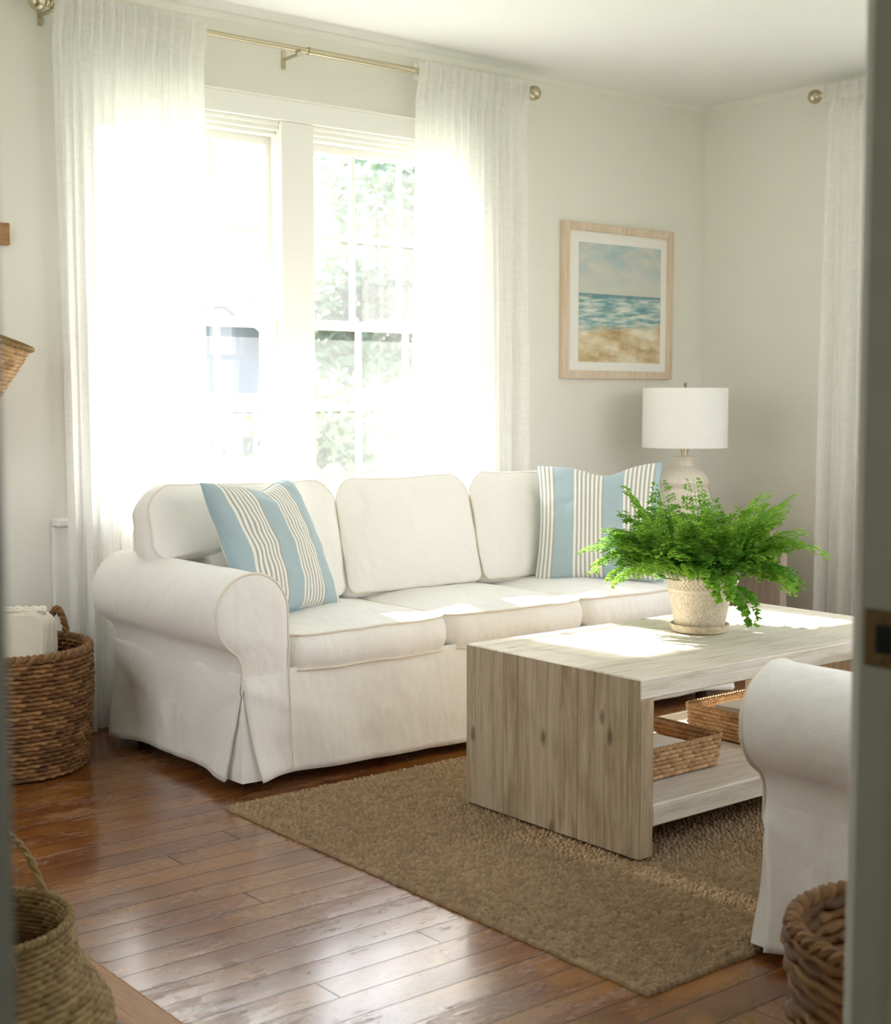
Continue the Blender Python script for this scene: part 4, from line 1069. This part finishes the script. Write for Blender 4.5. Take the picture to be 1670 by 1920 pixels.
def frond(rr, az, length, lift, droop, dense=1.0, big=1.0, start=.015):
    """arching rachis with side pinnae of small fan leaflets"""
    b = MB(); d0 = Vector((math.cos(az), math.sin(az), 0)); n = 26; pts = []; p = Vector((d0.x*start, d0.y*start, .155)); ang = math.radians(lift); side = Vector((-d0.y, d0.x, 0)); sway = rr.uniform(-.5, .5)
    for i in range(n+1):
        pts.append(p.copy()); s = i/n
        a = ang-math.radians(droop)*s**1.3
        dv = (d0*math.cos(a)+side*sway*s*.6+Vector((0, 0, 1))*math.sin(a)).normalized()
        p = p+dv*length/n
        # keep hanging parts clear of the pot
        rxy = math.hypot(p.x, p.y)
        if p.z < .175 and rxy < .118: p.x *= .118/max(rxy, .01); p.y *= .118/max(rxy, .01)
        if p.z < .012: p.z = .012
    b.tube(pts, [.0011*(1-.6*i/n) for i in range(n+1)], 4, tone=.0)
    tone = rr.uniform(.05, .8)
    def leaflet(c, dirv, nrm, s):
        sd = dirv.cross(nrm).normalized(); nm = sd.cross(dirv).normalized()
        cup = rr.uniform(-.25, .25)
        q = [c, c+dirv*s*.45+sd*s*.52+nm*s*cup*.4, c+dirv*s*.88+sd*s*.46, c+dirv*s*.82+sd*s*.15+nm*s*cup, c+dirv*s*1.08+nm*s*cup*.6, c+dirv*s*.82-sd*s*.17+nm*s*cup, c+dirv*s*.86-sd*s*.48, c+dirv*s*.42-sd*s*.5+nm*s*cup*.4]
        tt = min(1, max(0, tone+rr.uniform(-.15, .25))); b.add(q, [(0, 1, 2, 3), (0, 3, 4, 5), (0, 5, 6, 7)], tt)
    k0 = int(n*.30)
    for i in range(k0, n):
        s = (i-k0)/(n-k0); P0 = pts[i]; T = (pts[i+1]-pts[i]).normalized()
        sd = T.cross(Vector((0, 0, 1))); sd = sd.normalized() if sd.length > .15 else side
        pl = (.062*(1-s)**.7*min(1, .5+s*4)+.008)*dense
        for sg in (-1, 1):
            if rr.random() < .06: continue
            dv = (sd*sg*.86+T*.45+Vector((0, 0, rr.uniform(-.45, .15)))).normalized(); m = max(1, int(pl/.0085))
            stem = [P0+dv*pl*q/m-Vector((0, 0, .10*pl*(q/m)**2)) for q in range(m+1)]
            if m > 2: b.tube(stem, .0005, 3, tone=0., cap=False)
            for q in range(1, m+1):
                c = stem[q]; up = Vector((rr.uniform(-.4, .4), rr.uniform(-.4, .4), 1)).normalized()
                for s2 in (-1, 1):
                    w = (T*s2*.75+dv*.55+Vector((0, 0, rr.uniform(-.3, .2)))).normalized()
                    leaflet(c, w, up, rr.uniform(.0085, .0125)*big*(1-.25*s))
                if q == m: leaflet(c, dv, up, .012*big)
    return b
rr = random.Random(11)
cam_az = math.atan2(-FC.y, -FC.x)
specs = []
for i in range(78):
    az = TAU*i/78*5.0+rr.uniform(-.25, .25); q = rr.random()
    front = math.cos(az-cam_az) > .45
    if front and q > .5: specs.append((az, rr.uniform(.16, .21), rr.uniform(55, 75), rr.uniform(60, 95)))
    elif q < .36: specs.append((az, rr.uniform(.25, .31), rr.uniform(76, 89), rr.uniform(35, 80)))
    elif q < .74: specs.append((az, rr.uniform(.22, .28), rr.uniform(58, 77), rr.uniform(75, 125)))
    else: specs.append((az, rr.uniform(.16, .21), rr.uniform(30, 52), rr.uniform(95, 140)))
# the long ones the photo shows: right, left, and the tips above
rt = cam_az+PI/2
specs += [(rt, .33, 60, 105), (rt+.15, .28, 70, 80), (rt+PI, .31, 56, 95), (rt+PI-.2, .29, 48, 115), (rt+.3, .24, 35, 125), (rt-.4, .26, 48, 120), (cam_az+PI, .32, 88, 25), (rt+PI+.3, .33, 85, 40), (rt-.3, .33, 80, 50), (rt+2.4, .33, 86, 35)]
for (az, L_, li, dr_) in specs:
    b = frond(rr, az, L_*.93, li, dr_); build('frond', b, M['fern'], t, smooth=False)
# broad lobed leaves and a hanging spray in front
for (az, L_, li, dr_, bg) in ((cam_az+.25, .20, 40, 110, 2.1), (cam_az+.55, .21, 10, 95, 1.7), (cam_az-.05, .17, 60, 100, 2.2)):
    b = frond(rr, az, L_, li, dr_, .55, bg, .05); build('frond', b, M['fern'], t, smooth=False)

# ------------------------------------------------------------------ side table, lamp, picture
SX0, SX1, SY0, SY1, SZ = 4.50, 5.142, 3.90, 4.47, .556
t = thing('side_table', 'pale wood side table with open front beside the right end of the sofa', 'side table', ((SX0+SX1)/2, (SY0+SY1)/2, 0))
b = MB(); b.box(SX0, SX1, SY0, SY1, SZ-.05, SZ, .003); build('tabletop', b, M['side_tab'], t, world=True, smooth=False)
for (a, c) in ((SX0, SX0+.045), (SX1-.045, SX1)):
    b = MB(); b.box(a, c, SY0, SY1, 0, SZ-.05, .003); build('side_panel', b, M['side_tab'], t, world=True, smooth=False)
b = MB(); b.box(SX0+.045, SX1-.045, SY0+.01, SY1-.01, .12, .16, .003); build('shelf', b, M['side_tab'], t, world=True, smooth=False)
LC = (4.80, 4.215)
t = thing('table_lamp', 'white drum-shade table lamp with a cream ceramic bottle base on the side table', 'lamp', (LC[0], LC[1], SZ))
b = MB(); pp = [(.001, 0), (.085, 0), (.093, .006)]
for k in range(14):
    a = k/13; pp.append((.095+.030*math.sin(PI*a**.8*.9), .01+.19*a))
pp += [(.113, .225), (.098, .256), (.078, .280), (.058, .294), (.046, .300), (.044, .312), (.047, .330), (.050, .336), (.046, .342), (.018, .344), (.001, .344)]
b.lathe(pp, 48); build('lamp_base', b, M['lampbase'], t)
b = MB(); b.lathe([(.001, .342), (.013, .342), (.013, .362), (.018, .364), (.018, .392), (.001, .392)], 20); build('socket', b, M['nickel'], t)
z0, z1 = .938-SZ, 1.203-SZ
b = MB(); n = 64; b.grid([[(r*math.cos(TAU*k/n), r*math.sin(TAU*k/n), z) for k in range(n)] for (r, z) in ((.190, z0), (.1895, (z0+z1)/2), (.189, z1), (.1865, z1), (.187, (z0+z1)/2), (.1875, z0), (.190, z0))], closed_u=True)
build('lamp_shade', b, M['shade'], t, sharp=.5)
b = MB()
for k in range(3):
    a = TAU*k/3+.4; b.tube([(0, 0, z1-.02), (.187*math.cos(a), .187*math.sin(a), z1-.012)], .002, 6)
b.tube([(0, 0, z0+.0), (0, 0, z1+.004)], .003, 8); build('harp', b, M['nickel'], t)
b = MB(); b.lathe([(.001, z1), (.006, z1), (.007, z1+.006), (.004, z1+.010), (.008, z1+.016), (.008, z1+.022), (.003, z1+.026), (.0005, z1+.027)], 16); build('finial', b, M['nickel'], t)

PX0, PX1, PZ0_, PZ1_ = 4.365, 5.083, 1.247, 1.943; PY = YB-.030
t = thing('framed_picture', 'framed seascape print of beach, waves and cloudy sky on the wall right of the window', 'picture', ((PX0+PX1)/2, YB, (PZ0_+PZ1_)/2))
w = .036
b = MB(); b.box(PX0, PX0+w, PY, YB-.001, PZ0_, PZ1_, .002); b.box(PX1-w, PX1, PY, YB-.001, PZ0_, PZ1_, .002); b.box(PX0+w, PX1-w, PY, YB-.001, PZ0_, PZ0_+w, .002); b.box(PX0+w, PX1-w, PY, YB-.001, PZ1_-w, PZ1_, .002)
build('frame', b, M['frame'], t, world=True, smooth=False)
b = MB(); b.box(PX0+w, PX1-w, YB-.014, YB-.010, PZ0_+w, PZ1_-w); build('mount', b, M['mat'], t, world=True, smooth=False)
ax0, ax1, az0, az1 = 4.468, 5.008, 1.322, 1.858
me = bpy.data.meshes.new('print'); cx, cz = (PX0+PX1)/2, (PZ0_+PZ1_)/2
me.from_pydata([(x-cx, -.0150, z-cz) for x, z in ((ax0, az0), (ax1, az0), (ax1, az1), (ax0, az1))], [], [(0, 1, 2, 3)]); uvl = me.uv_layers.new(name='UVMap')
for l, uv in zip(me.loops, ((0, 0), (1, 0), (1, 1), (0, 1))): uvl.data[l.index].uv = uv
me.materials.append(M['art']); link(bpy.data.objects.new('print', me), t)

# ------------------------------------------------------------------ outside
GZ = -.75
b = MB(); b.add([(-40, -40, GZ), (90, -40, GZ), (90, 110, GZ), (-40, 110, GZ)], [(0, 1, 2, 3)]); o = build('lawn', b, M['grass'], smooth=False); o['kind'] = 'structure'
def crown(rr, cen, R, n, size, squash=.85, sub=9):
    """leafy crown: clusters of small leaf blades"""
    b = MB(); cl = [(Vector((rr.gauss(0, 1), rr.gauss(0, 1), rr.gauss(0, 1))).normalized()*R*rr.uniform(.25, .72)) for _ in range(sub)]
    for i in range(n):
        c = rr.choice(cl); d = Vector((rr.gauss(0, 1), rr.gauss(0, 1), rr.gauss(0, 1))).normalized()*R*.46*rr.random()**.4
        p = c+d; p.z *= squash; p = p+Vector(cen)
        a = Vector((rr.gauss(0, 1), rr.gauss(0, 1), rr.gauss(0, 1))).normalized(); s = a.orthogonal().normalized(); z = size*rr.uniform(.6, 1.3)
        b.add([p-a*z, p+s*z*.45, p+a*z, p-s*z*.45], [(0, 1, 2, 3)], min(1, max(0, rr.gauss(.5, .25))))
    return b
def tree(label, x, y, h, R, seed, mat='tree', n=3200, size=.12, name='leafy_tree', grp='trees outside the window'):
    rr = random.Random(seed); t = thing(name, label, 'tree', (x, y, GZ), 0, grp)
    b = MB(); th = h-R; b.tube([(0, 0, 0), (.05, .03, th*.4), (-.04, .02, th*.8), (0, 0, h-R*.7)], [R*.06, R*.05, R*.035, R*.02], 10)
    for k in range(6):
        a = TAU*k/6; b.tube([(0, 0, th*.75), (R*.3*math.cos(a), R*.3*math.sin(a), th), (R*.6*math.cos(a), R*.6*math.sin(a), h-R*.8+rr.uniform(-.2, .4))], [R*.035, R*.025, R*.01], 6)
    build('trunk', b, M['bark'], t)
    build('foliage', crown(rr, (0, 0, h-R), R, n, size), M[mat], t, smooth=False)
    return t
tree('broad leafy tree outside, filling the right half of the window', 11.9, 14.6, 6.4, 2.15, 1, n=6000)
tree('tall pale tree farther back outside, beyond the broad leafy tree', 18.6, 23, 6.6, 2.6, 2, n=4500, size=.16)
tree('rounded tree outside, seen over the grey house roof', 20.3, 33.5, 6.3, 3.3, 3, n=5500, size=.17)
tree('small tree at the far left edge of the window view', 17.4, 31, 5.0, 1.5, 4, n=1800, size=.13)
tree('leafy tree outside, seen beyond the right-hand curtain', 17.0, 16.4, 6.5, 2.7, 5, n=4000)
def shrub(label, x, y, h, R, seed, mat, n=1600, size=.06, grp='shrubs outside the window'):
    rr = random.Random(seed); t = thing('garden_shrub', label, 'shrub', (x, y, GZ), 0, grp)
    b = MB()
    for k in range(6): a = TAU*k/6; b.tube([(0, 0, 0), (R*.3*math.cos(a), R*.3*math.sin(a), h*.5)], R*.03, 5)
    build('stems', b, M['bark'], t); build('foliage', crown(rr, (0, 0, h-R*.8), R, n, size, .8), M[mat], t, smooth=False); return t
shrub('yellow green shrub outside, low in the right-hand sash', 7.1, 10.2, 2.35, 1.05, 11, 'bush', 3000, .07)
shrub('grey green shrub outside, beside the first low shrub', 9.4, 10.6, 2.4, 1.1, 12, 'bush', 3000, .07)
shrub('green shrub outside at the corner of the grey house', 6.6, 12.8, 1.9, .9, 13, 'bush', 2200, .07)
shrub('shrub outside by the lower edge of the right sash', 12.1, 12.0, 2.4, 1.15, 14, 'bush', 2600, .07)
shrub('white flowering shrub just outside the right-hand sash', 4.75, 6.6, 1.60, .5, 15, 'bloom', 1800, .035)
shrub('white flowering shrub just outside the left-hand sash', 3.80, 6.5, 1.58, .42, 16, 'bloom', 1400, .035)
tree('medium tree outside, low beside the mullion in the right-hand sash', 12.9, 18.3, 4.9, 1.7, 6, n=4500)
# neighbour house
hx0, hx1, hy0, hy1 = 7.6, 13.7, 21.5, 28; hz = 2.0
t = thing('neighbour_house', 'grey blue neighbouring house with a gable roof and white porch outside the window', 'house', ((hx0+hx1)/2, (hy0+hy1)/2, GZ))
xm = (hx0+hx1)/2; zp = hz+.62*(hx1-xm)
b = MB(); b.add([(hx0, hy0, GZ), (hx1, hy0, GZ), (hx1, hy0, hz), (xm, hy0, zp), (hx0, hy0, hz), (hx0, hy1, GZ), (hx1, hy1, GZ), (hx1, hy1, hz), (xm, hy1, zp), (hx0, hy1, hz)],
    [(0, 1, 2, 3, 4), (9, 8, 7, 6, 5), (1, 6, 7, 2), (0, 4, 9, 5)]); build('wall', b, M['siding'], t, world=True, smooth=False)
ov = .45; b = MB()
for sg in (-1, 1):
    xe = xm+sg*(hx1-xm+ov); ze = hz-.62*ov
    b.add([(xm, hy0-.4, zp+.02), (xe, hy0-.4, ze+.02), (xe, hy1+.4, ze+.02), (xm, hy1+.4, zp+.02), (xm, hy0-.4, zp+.14), (xe, hy0-.4, ze+.14), (xe, hy1+.4, ze+.14), (xm, hy1+.4, zp+.14)],
          [(0, 1, 2, 3), (4, 7, 6, 5), (1, 5, 6, 2), (0, 3, 7, 4)])
build('roof', b, M['roof'], t, world=True, smooth=False)
b = MB()
for sg in (-1, 1):
    xe = xm+sg*(hx1-xm+ov); ze = hz-.62*ov
    b.add([(xm, hy0-.42, zp-.12), (xe, hy0-.42, ze-.12), (xe, hy0-.42, ze+.15), (xm, hy0-.42, zp+.15), (xm, hy0-.38, zp-.12), (xe, hy0-.38, ze-.12), (xe, hy0-.38, ze+.15), (xm, hy0-.38, zp+.15)],
          [(0, 1, 2, 3), (7, 6, 5, 4), (3, 2, 6, 7), (0, 4, 5, 1)])
build('rake_board', b, M['outwhite'], t, world=True, smooth=False)
for xw in (9.2, 11.5, 12.6):
    b = MB(); b.box(xw-.5, xw+.5, hy0-.06, hy0, 0, 1.25, .01); f = build('window', b, M['outwhite'], t, world=True, smooth=False)
    b = MB(); b.box(xw-.4, xw+.4, hy0-.07, hy0-.055, .1, 1.15); build('pane', b, M['outglass'], f, world=True, smooth=False)
b = MB(); b.box(11.6, 14.6, hy0-1.6, hy0, .55, .75, .02); pch = build('porch_roof', b, M['outwhite'], t, world=True, smooth=False)
for xw in (11.8, 13.1, 14.4):
    b = MB(); b.box(xw-.09, xw+.09, hy0-1.55, hy0-1.37, GZ, .55, .01); build('porch_column', b, M['outwhite'], t, world=True, smooth=False)
b = MB(); b.box(11.8, 14.4, hy0-1.5, hy0-1.44, .0, .06); b.box(11.8, 14.4, hy0-1.5, hy0-1.44, -.6, -.54)
for k in range(18): b.box(11.95+k*.14, 11.98+k*.14, hy0-1.49, hy0-1.45, -.6, .02)
build('railing', b, M['outwhite'], t, world=True, smooth=False)

# unseen eave added above the window to cut off the sun patch
b = MB(); b.box(-.5, XR+.6, YO, YO+.42, 2.46, 2.75); struct('added_eave', b, M['outwhite'])

# ------------------------------------------------------------------ light
SKY = 4.0
w = bpy.data.worlds.new('World'); scene.world = w; w.use_nodes = True; nt = w.node_tree; nt.nodes.clear(); n = N(nt)
tc = n('ShaderNodeTexCoord').outputs['Generated']; zc = n('ShaderNodeSeparateXYZ', {0: tc}).outputs[2]
c = n.ramp(n.math('ADD', n.math('MULTIPLY', zc, .5), .5), [(.0, C4(178, 174, 164)), (.5, C4(252, 251, 249)), (.75, C4(232, 238, 248)), (1, C4(206, 222, 246))])
bg = n('ShaderNodeBackground', {0: c, 1: SKY}).outputs[0]; n('ShaderNodeOutputWorld', {0: bg})
def light(name, typ, energy, col=(1, 1, 1), **kw):
    l = bpy.data.lights.new(name, typ); l.energy = energy; l.color = col
    for k, v in kw.items(): setattr(l, k, v)
    o = bpy.data.objects.new(name, l); COL.objects.link(o); return o
sun = light('sun', 'SUN', 16, (1, .96, .91), angle=math.radians(.9))
sd = Vector((.10, -1, -.76)).normalized(); sun.rotation_euler = sd.to_track_quat('-Z', 'Y').to_euler()
def portal(name, loc, sx, sy, direction):
    o = light(name, 'AREA', 1, shape='RECTANGLE', size=sx, size_y=sy); o.data.cycles.is_portal = True
    o.location = loc; o.rotation_euler = Vector(direction).to_track_quat('-Z', 'Z').to_euler(); return o
portal('window_portal', ((WX0+WX1)/2, YO+.02, (WZ0+WZ1)/2), WX1-WX0, WZ1-WZ0, (0, -1, 0))
portal('right_window_portal', (XR+.2, (RY0+RY1)/2, (WZ0+WZ1)/2), RY1-RY0, WZ1-WZ0, (-1, 0, 0))
portal('front_fill_portal', (2.70, YF0-.06, (WZ0+WZ1)/2), 1.5, WZ1-WZ0, (0, 1, 0))
portal('front_fill_portal', (4.35, YF0-.06, (WZ0+WZ1)/2), 1.5, WZ1-WZ0, (0, 1, 0))
portal('left_fill_portal', (XL-.18, 3.45, (WZ0+WZ1)/2), 1.1, WZ1-WZ0, (1, 0, 0))
portal('hall_fill_portal', (-.65, -1.78, 1.5), 1.1, 1.0, (0, 1, 0))

# ------------------------------------------------------------------ camera
F = 2628.0
cam = bpy.data.cameras.new('camera'); co = bpy.data.objects.new('camera', cam); COL.objects.link(co); scene.camera = co
cam.sensor_fit = 'HORIZONTAL'; cam.sensor_width = 36; cam.lens = F/1670*36
yaw, pit = math.radians(39.04), math.radians(4.57)
fw = Vector((math.sin(yaw)*math.cos(pit), math.cos(yaw)*math.cos(pit), -math.sin(pit)))
co.location = (0, 0, 1.15); co.rotation_euler = fw.to_track_quat('-Z', 'Y').to_euler(); cam.clip_start = .02; cam.clip_end = 300
cam.dof.use_dof = True; cam.dof.focus_distance = 3.9; cam.dof.aperture_fstop = 6.3
scene.view_settings.view_transform = 'Standard'; scene.view_settings.look = 'None'; scene.view_settings.gamma = 1; scene.view_settings.exposure = 0.74
scene.cycles.max_bounces = 10; scene.cycles.diffuse_bounces = 6; scene.cycles.transparent_max_bounces = 16; scene.cycles.transmission_bounces = 8
scene.cycles.use_denoising = True; scene.cycles.sample_clamp_indirect = 8
